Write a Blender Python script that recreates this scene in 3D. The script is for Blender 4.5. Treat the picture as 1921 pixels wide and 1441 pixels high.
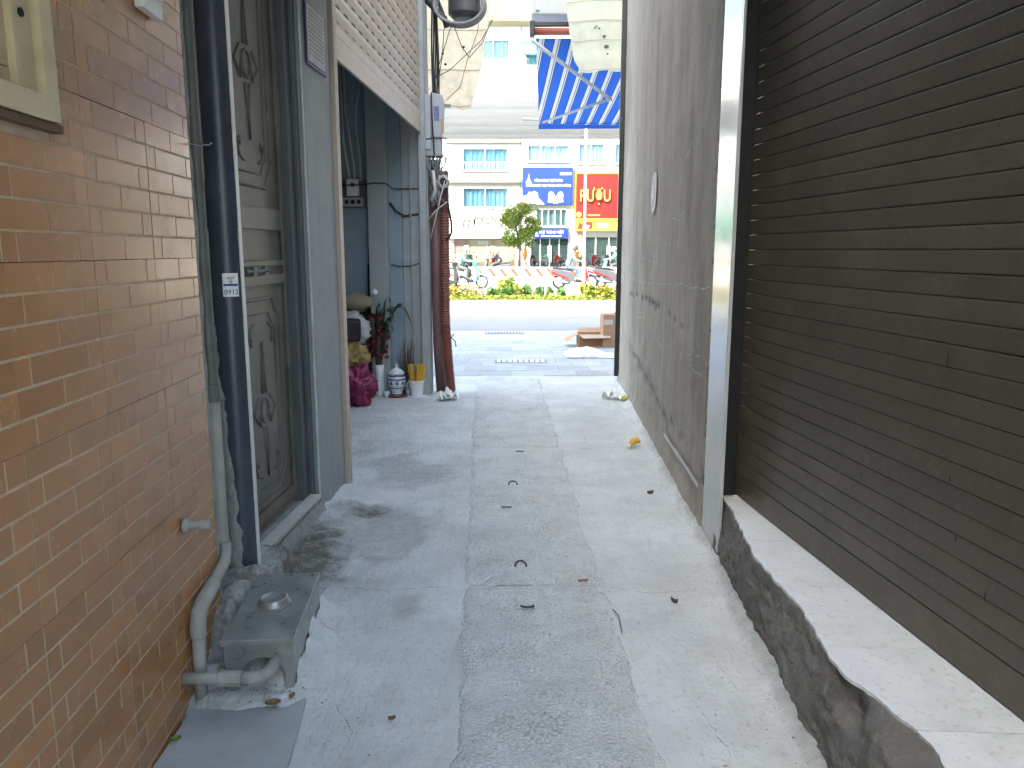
import bpy, bmesh, math, random
from mathutils import Vector, Matrix, noise, Quaternion

R = math.radians
random.seed(7)
sc = bpy.context.scene
for _o in list(bpy.data.objects):
    bpy.data.objects.remove(_o)
COL = sc.collection

# ------------------------------------------------------------------ camera, sky, sun, exposure
cam_data = bpy.data.cameras.new('camera')
cam_data.sensor_width = 36.0
cam_data.lens = 26.99
cam_data.clip_start = 0.05
cam_data.clip_end = 600
cam = bpy.data.objects.new('camera', cam_data)
cam.location = (0, 0, 1.5)
cam.rotation_euler = (R(90 - 9.85), 0, 0)
COL.objects.link(cam)
sc.camera = cam

SUN_EL, SUN_AZ = 44.0, 45.0          # the sun stands behind the camera, to its left
world = bpy.data.worlds.new('World')
sc.world = world
world.use_nodes = True
wn = world.node_tree.nodes
wl = world.node_tree.links
wn.clear()
w_out = wn.new('ShaderNodeOutputWorld')
w_bg = wn.new('ShaderNodeBackground')
w_sky = wn.new('ShaderNodeTexSky')
w_sky.sky_type = 'NISHITA'
w_sky.sun_disc = False
w_sky.sun_elevation = R(SUN_EL)
w_sky.sun_rotation = R(180 + SUN_AZ)
w_sky.air_density = 1.0
w_sky.dust_density = 4.0
w_sky.ozone_density = 0.6
w_bg.inputs['Strength'].default_value = 0.15
wl.new(w_sky.outputs[0], w_bg.inputs['Color'])
wl.new(w_bg.outputs[0], w_out.inputs['Surface'])

sun_data = bpy.data.lights.new('sun', 'SUN')
sun_data.energy = 2.0
sun_data.angle = R(0.55)
sun_data.color = (1.0, 0.965, 0.91)
sun = bpy.data.objects.new('sun', sun_data)
_d = Vector((math.sin(R(SUN_AZ)) * math.cos(R(SUN_EL)), math.cos(R(SUN_AZ)) * math.cos(R(SUN_EL)), -math.sin(R(SUN_EL))))
sun.rotation_euler = _d.to_track_quat('-Z', 'Y').to_euler()
sun.location = (-10, -20, 30)
COL.objects.link(sun)

sc.view_settings.view_transform = 'Standard'
sc.view_settings.look = 'None'
sc.view_settings.gamma = 1.0
sc.view_settings.use_curve_mapping = False
sc.view_settings.exposure = 3.15
sc.view_settings.use_white_balance = True      # the photograph is balanced for the open shade
sc.view_settings.white_balance_temperature = 6800
sc.view_settings.white_balance_tint = 3
sc.cycles.max_bounces = 10
sc.cycles.diffuse_bounces = 6
sc.cycles.transparent_max_bounces = 12

# ------------------------------------------------------------------ materials
_mats = {}

def mat(name, col, rough=0.65, var=0.12, scale=6.0, bump=0.0, bscale=80.0, metal=0.0, spec=0.5,
        streak=0.0, dirt=None, dirt_amt=0.0, dirt_scale=2.5, speck=None, speck_amt=0.0, speck_scale=120.0,
        rand=0.0, coat=0.0, trans=0.0, low=None, low_h=0.4, rough_var=0.0, world_co=False, stain_shade=None, pebble=0.0, trowel=0.0, pit=(0.25, 0.25, 0.24)):
    """A procedural painted / plaster / stone surface.  dirt: blotches of a second colour; streak: vertical
    runs; speck: fine grains; low: grime colour that belongs to the foot of the thing (splash dirt)."""
    if name in _mats:
        return _mats[name]
    m = bpy.data.materials.new(name)
    m.use_nodes = True
    nt = m.node_tree
    N, L = nt.nodes, nt.links
    bsdf = N['Principled BSDF']
    bsdf.inputs['Roughness'].default_value = rough
    bsdf.inputs['Metallic'].default_value = metal
    bsdf.inputs['Specular IOR Level'].default_value = spec
    bsdf.inputs['Coat Weight'].default_value = coat
    bsdf.inputs['Coat Roughness'].default_value = 0.08
    tc = N.new('ShaderNodeTexCoord')
    co = tc.outputs['Object']
    if world_co:
        geo = N.new('ShaderNodeNewGeometry')
        co = geo.outputs['Position']
    if rand:
        oi = N.new('ShaderNodeObjectInfo')
        mul = N.new('ShaderNodeVectorMath'); mul.operation = 'SCALE'
        cx = N.new('ShaderNodeCombineXYZ')
        for k in range(3):
            L.new(oi.outputs['Random'], cx.inputs[k])
        L.new(cx.outputs[0], mul.inputs[0]); mul.inputs['Scale'].default_value = 37.0
        add = N.new('ShaderNodeVectorMath'); add.operation = 'ADD'
        L.new(co, add.inputs[0]); L.new(mul.outputs[0], add.inputs[1])
        co = add.outputs[0]

    def noise_tex(sc_, detail=5, rough_=0.6, vec=None):
        n = N.new('ShaderNodeTexNoise')
        n.inputs['Scale'].default_value = sc_
        n.inputs['Detail'].default_value = detail
        n.inputs['Roughness'].default_value = rough_
        L.new(vec if vec is not None else co, n.inputs['Vector'])
        return n.outputs['Fac']

    def ramp(fac, a, b):
        r = N.new('ShaderNodeMapRange')
        r.inputs['From Min'].default_value = a
        r.inputs['From Max'].default_value = b
        L.new(fac, r.inputs['Value'])
        return r.outputs[0]

    def mix(fac, a, b):
        x = N.new('ShaderNodeMix'); x.data_type = 'RGBA'
        if isinstance(fac, (int, float)):
            x.inputs[0].default_value = fac
        else:
            L.new(fac, x.inputs[0])
        for v, s in ((a, x.inputs[6]), (b, x.inputs[7])):
            if isinstance(v, (tuple, list)):
                s.default_value = (*v[:3], 1)
            else:
                L.new(v, s)
        return x.outputs[2]

    def mul(a, k):
        x = N.new('ShaderNodeMath'); x.operation = 'MULTIPLY'
        L.new(a, x.inputs[0])
        if isinstance(k, (int, float)):
            x.inputs[1].default_value = k
        else:
            L.new(k, x.inputs[1])
        return x.outputs[0]

    lo = tuple(max(0, c * (1 - var)) for c in col)
    hi = tuple(min(1, c * (1 + var)) for c in col)
    c = mix(ramp(noise_tex(scale, 8, 0.65), 0.3, 0.7), lo, hi)
    if streak:
        mp = N.new('ShaderNodeMapping')
        mp.inputs['Scale'].default_value = (1, 1, 0.06)
        L.new(co, mp.inputs['Vector'])
        f = ramp(noise_tex(scale * 4, 6, 0.7, mp.outputs[0]), 0.4, 0.75)
        c = mix(mul(f, streak), c, tuple(v * 0.45 for v in col))
        f2 = ramp(noise_tex(scale * 2.3, 5, 0.6, mp.outputs[0]), 0.62, 0.3)
        c = mix(mul(f2, streak * 0.35), c, tuple(min(1, v * 1.5) for v in col))
    if dirt is not None:
        f = ramp(noise_tex(dirt_scale, 9, 0.72), 0.5, 0.72)
        c = mix(mul(f, dirt_amt), c, dirt)
    if low is not None:
        sx = N.new('ShaderNodeSeparateXYZ'); L.new(co, sx.inputs[0])
        f = ramp(sx.outputs[2], low_h, 0.0)
        f3 = ramp(noise_tex(14, 7, 0.7), 0.25, 0.75)
        c = mix(mul(mul(f, f3), 0.95), c, low)
    if speck is not None:
        f = ramp(noise_tex(speck_scale, 2, 0.5), 0.6, 0.68)
        c = mix(mul(f, speck_amt), c, speck)
    if rand:
        hsv = N.new('ShaderNodeHueSaturation')
        r1 = N.new('ShaderNodeMapRange')
        r1.inputs['To Min'].default_value = 1 - rand
        r1.inputs['To Max'].default_value = 1 + rand
        L.new(oi.outputs['Random'], r1.inputs['Value'])
        L.new(r1.outputs[0], hsv.inputs['Value'])
        L.new(c, hsv.inputs['Color'])
        c = hsv.outputs['Color']
    vor = None
    if pebble:
        vn = N.new('ShaderNodeTexVoronoi'); vn.inputs['Scale'].default_value = pebble; vn.inputs['Randomness'].default_value = 1.0
        wob = N.new('ShaderNodeVectorMath'); wob.operation = 'ADD'
        nz = N.new('ShaderNodeTexNoise'); nz.inputs['Scale'].default_value = pebble * 0.8; L.new(co, nz.inputs['Vector'])
        sc2 = N.new('ShaderNodeVectorMath'); sc2.operation = 'SCALE'; sc2.inputs['Scale'].default_value = 0.6 / pebble
        L.new(nz.outputs['Color'], sc2.inputs[0]); L.new(co, wob.inputs[0]); L.new(sc2.outputs[0], wob.inputs[1])
        L.new(wob.outputs[0], vn.inputs['Vector'])
        vor = vn.outputs['Distance']
        patchy = ramp(noise_tex(3.5, 6, 0.65), 0.35, 0.65)
        c = mix(mul(mul(ramp(vor, 0.42, 0.75), patchy), 0.65), c, pit)
        c = mix(mul(ramp(vn.outputs['Color'], 0.55, 1.0), 0.25), c, tuple(min(1, v * 1.25) for v in col))
    if stain_shade is not None:
        at_ = N.new('ShaderNodeAttribute'); at_.attribute_name = 'stain_shade'
        f = ramp(noise_tex(16, 9, 0.72), 0.25, 0.65)
        f5 = N.new('ShaderNodeMath'); f5.operation = 'ADD'; f5.use_clamp = True
        L.new(mul(at_.outputs['Fac'], f), f5.inputs[0]); L.new(mul(at_.outputs['Fac'], 0.35), f5.inputs[1])
        c = mix(f5.outputs[0], c, stain_shade)
    L.new(c, bsdf.inputs['Base Color'])
    if rough_var:
        r2 = N.new('ShaderNodeMapRange')
        r2.inputs['From Min'].default_value = 0.3
        r2.inputs['From Max'].default_value = 0.7
        r2.inputs['To Min'].default_value = max(0.02, rough - rough_var)
        r2.inputs['To Max'].default_value = min(1, rough + rough_var)
        L.new(noise_tex(scale * 2.1, 6, 0.7), r2.inputs['Value'])
        L.new(r2.outputs[0], bsdf.inputs['Roughness'])
    if bump:
        b = N.new('ShaderNodeBump')
        b.inputs['Strength'].default_value = 1.0
        b.inputs['Distance'].default_value = bump
        n1 = noise_tex(bscale, 6, 0.65)
        if vor is not None:
            sb = N.new('ShaderNodeMath'); sb.operation = 'SUBTRACT'
            L.new(n1, sb.inputs[0]); L.new(mul(vor, 0.9), sb.inputs[1]); n1 = sb.outputs[0]
        if trowel:
            mp2 = N.new('ShaderNodeMapping'); mp2.inputs['Scale'].default_value = (1.0, 0.22, 1.0); mp2.inputs['Rotation'].default_value = (0, 0, 0.5)
            L.new(co, mp2.inputs['Vector'])
            ad = N.new('ShaderNodeMath'); ad.operation = 'ADD'
            L.new(n1, ad.inputs[0]); L.new(mul(noise_tex(22, 5, 0.6, mp2.outputs[0]), trowel), ad.inputs[1]); n1 = ad.outputs[0]
        L.new(n1, b.inputs['Height'])
        L.new(b.outputs[0], bsdf.inputs['Normal'])
    if trans:
        tr = N.new('ShaderNodeBsdfTranslucent')
        L.new(c, tr.inputs['Color'])
        ms = N.new('ShaderNodeMixShader')
        ms.inputs[0].default_value = trans
        L.new(bsdf.outputs[0], ms.inputs[1]); L.new(tr.outputs[0], ms.inputs[2])
        L.new(ms.outputs[0], N['Material Output'].inputs['Surface'])
    _mats[name] = m
    return m

def glass_mat(name, col, alpha=0.35):
    if name in _mats:
        return _mats[name]
    m = bpy.data.materials.new(name)
    m.use_nodes = True
    N, L = m.node_tree.nodes, m.node_tree.links
    b = N['Principled BSDF']
    b.inputs['Base Color'].default_value = (*col, 1)
    b.inputs['Roughness'].default_value = 0.04
    t = N.new('ShaderNodeBsdfTransparent')
    t.inputs['Color'].default_value = (0.85, 0.95, 0.97, 1)
    x = N.new('ShaderNodeMixShader')
    x.inputs[0].default_value = alpha
    L.new(t.outputs[0], x.inputs[1]); L.new(b.outputs[0], x.inputs[2])
    L.new(x.outputs[0], N['Material Output'].inputs['Surface'])
    _mats[name] = m
    return m

# ------------------------------------------------------------------ mesh builder
class MB:
    def __init__(self):
        self.v, self.f, self.mi = [], [], []
        self.cur = 0

    def add(self, verts, faces):
        o = len(self.v)
        self.v += [tuple(p) for p in verts]
        for f in faces:
            self.f.append(tuple(i + o for i in f)); self.mi.append(self.cur)
        return self

    def box(self, x0, x1, y0, y1, z0, z1, M=None):
        p = [Vector((x, y, z)) for z in (z0, z1) for y in (y0, y1) for x in (x0, x1)]
        if M is not None:
            p = [M @ q for q in p]
        return self.add(p, [(0, 2, 3, 1), (4, 5, 7, 6), (0, 1, 5, 4), (2, 6, 7, 3), (0, 4, 6, 2), (1, 3, 7, 5)])

    def cbox(self, x0, x1, y0, y1, z0, z1, c, M=None):
        """box whose -Y face has a chamfer c (bricks, tiles seen from -Y)"""
        a = [(x0, y1, z0), (x1, y1, z0), (x1, y1, z1), (x0, y1, z1)]
        b = [(x0, y0 + c, z0), (x1, y0 + c, z0), (x1, y0 + c, z1), (x0, y0 + c, z1)]
        d = [(x0 + c, y0, z0 + c), (x1 - c, y0, z0 + c), (x1 - c, y0, z1 - c), (x0 + c, y0, z1 - c)]
        p = [Vector(q) for q in a + b + d]
        if M is not None:
            p = [M @ q for q in p]
        fs = []
        for o in (0, 4):
            for k in range(4):
                k2 = (k + 1) % 4
                fs.append((o + k, o + k2, o + 4 + k2, o + 4 + k))
        fs.append((8, 9, 10, 11))
        fs.append((3, 2, 1, 0))
        return self.add(p, [tuple(reversed(f)) for f in fs])

    def tube(self, path, r, seg=10, caps=True):
        path = [Vector(p) for p in path]
        rs = r if isinstance(r, (list, tuple)) else [r] * len(path)
        n = len(path)
        prev = None
        rings = []
        for i, p in enumerate(path):
            if i == 0: t = path[1] - p
            elif i == n - 1: t = p - path[i - 1]
            else: t = (path[i + 1] - p).normalized() + (p - path[i - 1]).normalized()
            if t.length < 1e-9: t = Vector((0, 0, 1))
            t.normalize()
            if prev is None:
                a = Vector((0, 0, 1)) if abs(t.z) < 0.9 else Vector((1, 0, 0))
                u = t.cross(a).normalized()
            else:
                u = prev - t * prev.dot(t)
                if u.length < 1e-6: u = t.orthogonal()
                u.normalize()
            prev = u
            w = t.cross(u)
            rings.append([p + (u * math.cos(2 * math.pi * k / seg) + w * math.sin(2 * math.pi * k / seg)) * rs[i] for k in range(seg)])
        vs = [q for rg in rings for q in rg]
        fs = []
        for i in range(n - 1):
            for k in range(seg):
                k2 = (k + 1) % seg
                fs.append((i * seg + k, i * seg + k2, (i + 1) * seg + k2, (i + 1) * seg + k))
        if caps:
            fs.append(tuple(reversed(range(seg))))
            fs.append(tuple(range((n - 1) * seg, n * seg)))
        return self.add(vs, fs)

    def lathe(self, prof, c=(0, 0, 0), seg=20, M=None):
        c = Vector(c)
        vs, fs = [], []
        for r, z in prof:
            for k in range(seg):
                a = 2 * math.pi * k / seg
                vs.append(Vector((r * math.cos(a), r * math.sin(a), z)))
        for i in range(len(prof) - 1):
            for k in range(seg):
                k2 = (k + 1) % seg
                fs.append((i * seg + k, i * seg + k2, (i + 1) * seg + k2, (i + 1) * seg + k))
        if prof[0][0] > 1e-5: fs.append(tuple(reversed(range(seg))))
        if prof[-1][0] > 1e-5: fs.append(tuple(range((len(prof) - 1) * seg, len(prof) * seg)))
        if M is not None: vs = [M @ q for q in vs]
        return self.add([q + c for q in vs], fs)

    def prism(self, poly, y0, y1, M=None):
        """closed polygon in XZ extruded along Y (counter-clockwise seen from -Y)"""
        n = len(poly)
        p = [Vector((x, y0, z)) for x, z in poly] + [Vector((x, y1, z)) for x, z in poly]
        if M is not None: p = [M @ q for q in p]
        fs = [tuple(range(n)), tuple(reversed(range(n, 2 * n)))]
        for k in range(n):
            k2 = (k + 1) % n
            fs.append((k, n + k, n + k2, k2))
        return self.add(p, fs)

    def prism_z(self, poly, z0, z1):
        n = len(poly)
        p = [Vector((x, y, z0)) for x, y in poly] + [Vector((x, y, z1)) for x, y in poly]
        fs = [tuple(reversed(range(n))), tuple(range(n, 2 * n))]
        for k in range(n):
            k2 = (k + 1) % n
            fs.append((k, k2, n + k2, n + k))
        return self.add(p, fs)

    def grid(self, fn, nu, nv):
        """fn(u, v) -> point, u, v in 0..1"""
        vs = [fn(i / nu, j / nv) for j in range(nv + 1) for i in range(nu + 1)]
        fs = [(j * (nu + 1) + i, j * (nu + 1) + i + 1, (j + 1) * (nu + 1) + i + 1, (j + 1) * (nu + 1) + i)
              for j in range(nv) for i in range(nu)]
        return self.add(vs, fs)

    def quad(self, a, b, c, d):
        return self.add([a, b, c, d], [(0, 1, 2, 3)])

    def mesh(self, name, mats, smooth=False, fix=True):
        me = bpy.data.meshes.new(name)
        me.from_pydata(self.v, [], self.f)
        if not isinstance(mats, (list, tuple)): mats = [mats]
        for m in mats: me.materials.append(m)
        if len(mats) > 1: me.polygons.foreach_set('material_index', self.mi)
        if smooth: me.polygons.foreach_set('use_smooth', [True] * len(me.polygons))
        me.update()
        return me

    def build(self, name, mats, parent=None, smooth=False, bevel=0.0, angle=None):
        me = self.mesh(name, mats, smooth)
        if bevel:
            bm = bmesh.new(); bm.from_mesh(me)
            bmesh.ops.remove_doubles(bm, verts=bm.verts, dist=1e-5)
            es = [e for e in bm.edges if len(e.link_faces) == 2 and e.calc_face_angle(0) > R(35)]
            bmesh.ops.bevel(bm, geom=es, offset=bevel, segments=2, profile=0.6, affect='EDGES', clamp_overlap=True)
            bm.to_mesh(me); bm.free()
        if angle is not None:
            me.polygons.foreach_set('use_smooth', [True] * len(me.polygons))
            me.set_sharp_from_angle(angle=R(angle))
        o = bpy.data.objects.new(name, me)
        COL.objects.link(o)
        if parent is not None: o.parent = parent
        return o

def thing(name, label, cat, loc=(0, 0, 0), rz=0.0, group=None):
    o = bpy.data.objects.new(name, None)
    o.empty_display_size = 0.2
    COL.objects.link(o)
    o.location = loc; o.rotation_euler = (0, 0, rz)
    return tag(o, label, cat, group)

def tag(o, label, cat, group=None):
    o['label'] = label; o['category'] = cat
    if group: o['group'] = group
    return o

def structure(o, label=None):
    o['kind'] = 'structure'
    if label: o['label'] = label
    return o

def children_of(o):
    return [c for c in bpy.data.objects if c.parent == o]

def copy_tree(o, kids, parent=None):
    c = o.copy(); COL.objects.link(c); c.parent = parent
    for k in kids.get(o, []):
        copy_tree(k, kids, c)
    return c

def kid_map():
    d = {}
    for o in bpy.data.objects:
        if o.parent: d.setdefault(o.parent, []).append(o)
    return d

def fbm(x, y, z=0.0, o=4):
    return noise.fractal(Vector((x, y, z)), 0.9, 2.1, o, noise_basis='PERLIN_ORIGINAL')

def sstep(a, b, x):
    t = max(0.0, min(1.0, (x - a) / (b - a)))
    return t * t * (3 - 2 * t)

def text_mesh(body, size, extrude=0.0, align='CENTER', shear=0.0):
    cu = bpy.data.curves.new('lettering', 'FONT')
    cu.body = body; cu.size = size; cu.extrude = extrude
    cu.align_x = align; cu.align_y = 'CENTER'; cu.shear = shear
    cu.resolution_u = 3
    tmp = bpy.data.objects.new('lettering', cu)
    COL.objects.link(tmp)
    dg = bpy.context.evaluated_depsgraph_get()
    me = bpy.data.meshes.new_from_object(tmp.evaluated_get(dg))
    bpy.data.objects.remove(tmp); bpy.data.curves.remove(cu)
    return me

def text(name, body, size, m, parent, loc, rot=(R(90), 0, 0), extrude=0.002, align='CENTER', width=None, shear=0.0):
    me = text_mesh(body, size, extrude, align, shear)
    me.materials.clear(); me.materials.append(m)
    o = bpy.data.objects.new(name, me)
    COL.objects.link(o); o.parent = parent
    o.location = loc; o.rotation_euler = rot
    if width:
        xs = [v.co.x for v in me.vertices]
        w = max(xs) - min(xs)
        if w > 0:
            k = width / w
            for v in me.vertices: v.co.x *= k
    return o

def blob(c, r, seed, amp=0.18, freq=2.2, sub=3, squash=None, crease=0.0):
    bm = bmesh.new()
    bmesh.ops.create_icosphere(bm, subdivisions=sub, radius=1.0)
    vs = []
    for v in bm.verts:
        n = v.co.normalized()
        a = fbm(n.x * freq + seed, n.y * freq - seed, n.z * freq + seed * 2, 4)
        k = 1 + amp * a
        if crease:
            k -= crease * abs(fbm(n.x * 5 + seed, n.y * 5, n.z * 2.2, 3))
        p = Vector((n.x * r[0] * k, n.y * r[1] * k, n.z * r[2] * k))
        if squash is not None: p.z = max(p.z, squash)
        vs.append(p + Vector(c))
    fs = [tuple(v.index for v in f.verts) for f in bm.faces]
    bm.free()
    m = MB(); m.add(vs, fs)
    return m
# ------------------------------------------------------------------ palette
M_ground = mat('trowelled_concrete', (0.525, 0.54, 0.525), 0.85, 0.17, 2.2, 0.010, 38, dirt=(0.38, 0.38, 0.335), dirt_amt=0.7, dirt_scale=1.7,
               speck=(0.22, 0.22, 0.21), speck_amt=0.3, speck_scale=48, trowel=1.6, stain_shade=(0.115, 0.105, 0.08))
M_cover = mat('exposed_aggregate_concrete', (0.67, 0.685, 0.655), 0.8, 0.15, 5, 0.012, 140, pebble=92, pit=(0.27, 0.27, 0.25),
              dirt=(0.72, 0.73, 0.70), dirt_amt=0.5, dirt_scale=30)
M_dirt = mat('damp_dirt', (0.15, 0.135, 0.10), 0.95, 0.3, 12, 0.01, 60)
M_asphalt = mat('asphalt', (0.11, 0.115, 0.12), 0.9, 0.15, 1.5, 0.006, 60, speck=(0.2, 0.2, 0.2), speck_amt=0.4, speck_scale=40)
M_pave = mat('grey_paving', (0.345, 0.36, 0.37), 0.85, 0.14, 6, 0.004, 60, rand=0.12, dirt=(0.24, 0.24, 0.23), dirt_amt=0.5, dirt_scale=3)
M_brick = mat('tan_brick_tile', (0.335, 0.158, 0.060), 0.24, 0.12, 5, 0.0004, 25, rand=0.11, spec=0.55, rough_var=0.06,
              dirt=(0.25, 0.135, 0.062), dirt_amt=0.6, dirt_scale=2.2, streak=0.12)
M_grout = mat('pale_grout', (0.44, 0.34, 0.235), 0.8, 0.18, 20, 0.001, 200)
M_gap = mat('dark_gap', (0.05, 0.035, 0.025), 0.9)
M_cream = mat('cream_paint', (0.50, 0.43, 0.27), 0.45, 0.1, 9, 0.001, 50, dirt=(0.25, 0.2, 0.12), dirt_amt=0.5, dirt_scale=7)
M_dkhole = mat('dark_hole', (0.015, 0.014, 0.013), 0.9)
M_navy = mat('navy_pipe_paint', (0.040, 0.050, 0.072), 0.33, 0.2, 7, 0.0008, 60, streak=0.25, dirt=(0.16, 0.16, 0.15), dirt_amt=0.25, dirt_scale=9)
M_mortar = mat('flaked_mortar', (0.26, 0.26, 0.24), 0.95, 0.25, 16, 0.006, 70, dirt=(0.13, 0.13, 0.12), dirt_amt=0.6, dirt_scale=9)
M_trim = mat('pale_plastic_trim', (0.55, 0.57, 0.58), 0.4, 0.1, 8)
M_pvc = mat('dusty_grey_pvc', (0.27, 0.265, 0.235), 0.7, 0.15, 14, 0.001, 90, dirt=(0.40, 0.40, 0.37), dirt_amt=0.6, dirt_scale=12)
M_conduit = mat('dark_conduit', (0.09, 0.10, 0.092), 0.55, 0.2, 10, dirt=(0.2, 0.2, 0.18), dirt_amt=0.4, dirt_scale=8)
M_door = mat('grey_green_door_paint', (0.088, 0.088, 0.074), 0.42, 0.14, 5, 0.001, 40, streak=0.25, dirt=(0.24, 0.235, 0.20), dirt_amt=0.4, dirt_scale=4,
             low=(0.17, 0.085, 0.045), low_h=0.33)
M_frame = mat('blue_grey_steel_frame', (0.085, 0.10, 0.108), 0.45, 0.15, 6, 0.001, 50, streak=0.35, dirt=(0.19, 0.085, 0.05), dirt_amt=0.25, dirt_scale=5)
M_pillar = mat('blue_grey_plaster', (0.255, 0.285, 0.295), 0.7, 0.12, 4, 0.0015, 30, streak=0.4, dirt=(0.34, 0.34, 0.30), dirt_amt=0.35, dirt_scale=3.2)
M_beige = mat('beige_steel', (0.42, 0.345, 0.275), 0.5, 0.1, 6, 0.0006, 60, dirt=(0.28, 0.2, 0.14), dirt_amt=0.4, dirt_scale=6)
M_slat = mat('beige_shutter_slat', (0.40, 0.345, 0.295), 0.45, 0.08, 10, rand=0.05, speck=(0.24, 0.20, 0.17), speck_amt=0.6, speck_scale=110)
M_rail = mat('shutter_bottom_rail', (0.44, 0.385, 0.33), 0.45, 0.1, 7, dirt=(0.28, 0.22, 0.18), dirt_amt=0.4, dirt_scale=6)
M_room = mat('blue_grey_room_wall', (0.23, 0.295, 0.34), 0.75, 0.08, 2.5, 0.001, 30, dirt=(0.25, 0.3, 0.33), dirt_amt=0.4, dirt_scale=2.2)
M_roomcol = mat('grey_column_plaster', (0.31, 0.335, 0.335), 0.75, 0.12, 4, 0.001, 30, dirt=(0.22, 0.23, 0.23), dirt_amt=0.5, dirt_scale=4)
M_jamb = mat('weathered_grey_paint', (0.32, 0.34, 0.34), 0.5, 0.15, 6, 0.001, 40, streak=0.35)
M_slab = mat('bare_cement_render', (0.365, 0.322, 0.27), 0.85, 0.18, 2.2, 0.005, 45, stain_shade=(0.13, 0.12, 0.105), streak=0.5, dirt=(0.47, 0.43, 0.37), dirt_amt=0.6, dirt_scale=2.6,
             speck=(0.19, 0.175, 0.16), speck_amt=0.3, speck_scale=70)
M_chalk = mat('white_scratch', (0.62, 0.60, 0.56), 0.9, 0.1)
M_black = mat('black_steel', (0.012, 0.014, 0.014), 0.42, 0.2, 12, dirt=(0.10, 0.055, 0.04), dirt_amt=0.3, dirt_scale=14)
M_polish = mat('polished_pale_stone', (0.46, 0.475, 0.47), 0.17, 0.08, 3, metal=0.25, spec=0.8, rough_var=0.06, dirt=(0.40, 0.40, 0.39), dirt_amt=0.4, dirt_scale=3)
M_brown = mat('dark_brown_shutter_paint', (0.078, 0.068, 0.050), 0.36, 0.12, 3, rand=0.06, streak=0.3, dirt=(0.15, 0.135, 0.108), dirt_amt=0.5, dirt_scale=1.6, speck=(0.2, 0.18, 0.15), speck_amt=0.15, speck_scale=35, rough_var=0.08)
M_wtile = mat('white_sill_tile', (0.60, 0.62, 0.63), 0.42, 0.07, 7, 0.0008, 60, rand=0.04, dirt=(0.44, 0.44, 0.42), dirt_amt=0.6, dirt_scale=5,
              speck=(0.32, 0.30, 0.28), speck_amt=0.35, speck_scale=55)
M_riser = mat('dark_worn_riser', (0.14, 0.132, 0.118), 0.8, 0.25, 8, 0.014, 45, dirt=(0.26, 0.25, 0.222), dirt_amt=0.6, dirt_scale=3.0)
M_steel = mat('dull_galvanised_steel', (0.30, 0.31, 0.295), 0.36, 0.22, 7, 0.0010, 40, metal=0.55, dirt=(0.44, 0.43, 0.37), dirt_amt=0.9, dirt_scale=5, rough_var=0.15, speck=(0.2, 0.2, 0.2), speck_amt=0.25, speck_scale=22)
M_plate = mat('grey_cement_board', (0.30, 0.315, 0.315), 0.55, 0.18, 3, 0.0008, 50, dirt=(0.44, 0.45, 0.44), dirt_amt=0.5, dirt_scale=4)
M_white = mat('white_plastic', (0.72, 0.73, 0.74), 0.45, 0.06, 6, dirt=(0.55, 0.54, 0.5), dirt_amt=0.3, dirt_scale=7)
M_paper = mat('crumpled_white_paper', (0.74, 0.74, 0.72), 0.8, 0.08, 9)
M_greybox = mat('grey_meter_plastic', (0.36, 0.375, 0.395), 0.5, 0.1, 6, dirt=(0.24, 0.24, 0.23), dirt_amt=0.4, dirt_scale=6)
M_ruddy = mat('red_brown_conduit', (0.21, 0.075, 0.055), 0.55, 0.15, 9, dirt=(0.12, 0.06, 0.05), dirt_amt=0.4, dirt_scale=6)
M_maroon = mat('dull_brown_pipe', (0.16, 0.085, 0.075), 0.55, 0.2, 7, dirt=(0.22, 0.16, 0.14), dirt_amt=0.4, dirt_scale=5)
M_cable = mat('black_cable', (0.02, 0.021, 0.023), 0.5)
M_gcable = mat('grey_cable', (0.22, 0.225, 0.23), 0.6)
M_wcable = mat('dirty_white_cable', (0.5, 0.5, 0.47), 0.6)
M_blueprint = mat('blue_print', (0.02, 0.03, 0.22), 0.6)
M_yellow = mat('yellow_leaf', (0.62, 0.36, 0.03), 0.6, 0.15, 20)
M_green = mat('green_leaf', (0.10, 0.21, 0.03), 0.55, 0.2, 20)
M_brownleaf = mat('brown_leaf', (0.21, 0.12, 0.05), 0.8, 0.25, 30)
M_card = mat('cardboard', (0.36, 0.23, 0.14), 0.85, 0.1, 9, rand=0.05)
M_carddark = mat('dark_cardboard', (0.22, 0.11, 0.06), 0.9, 0.1, 9)

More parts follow.
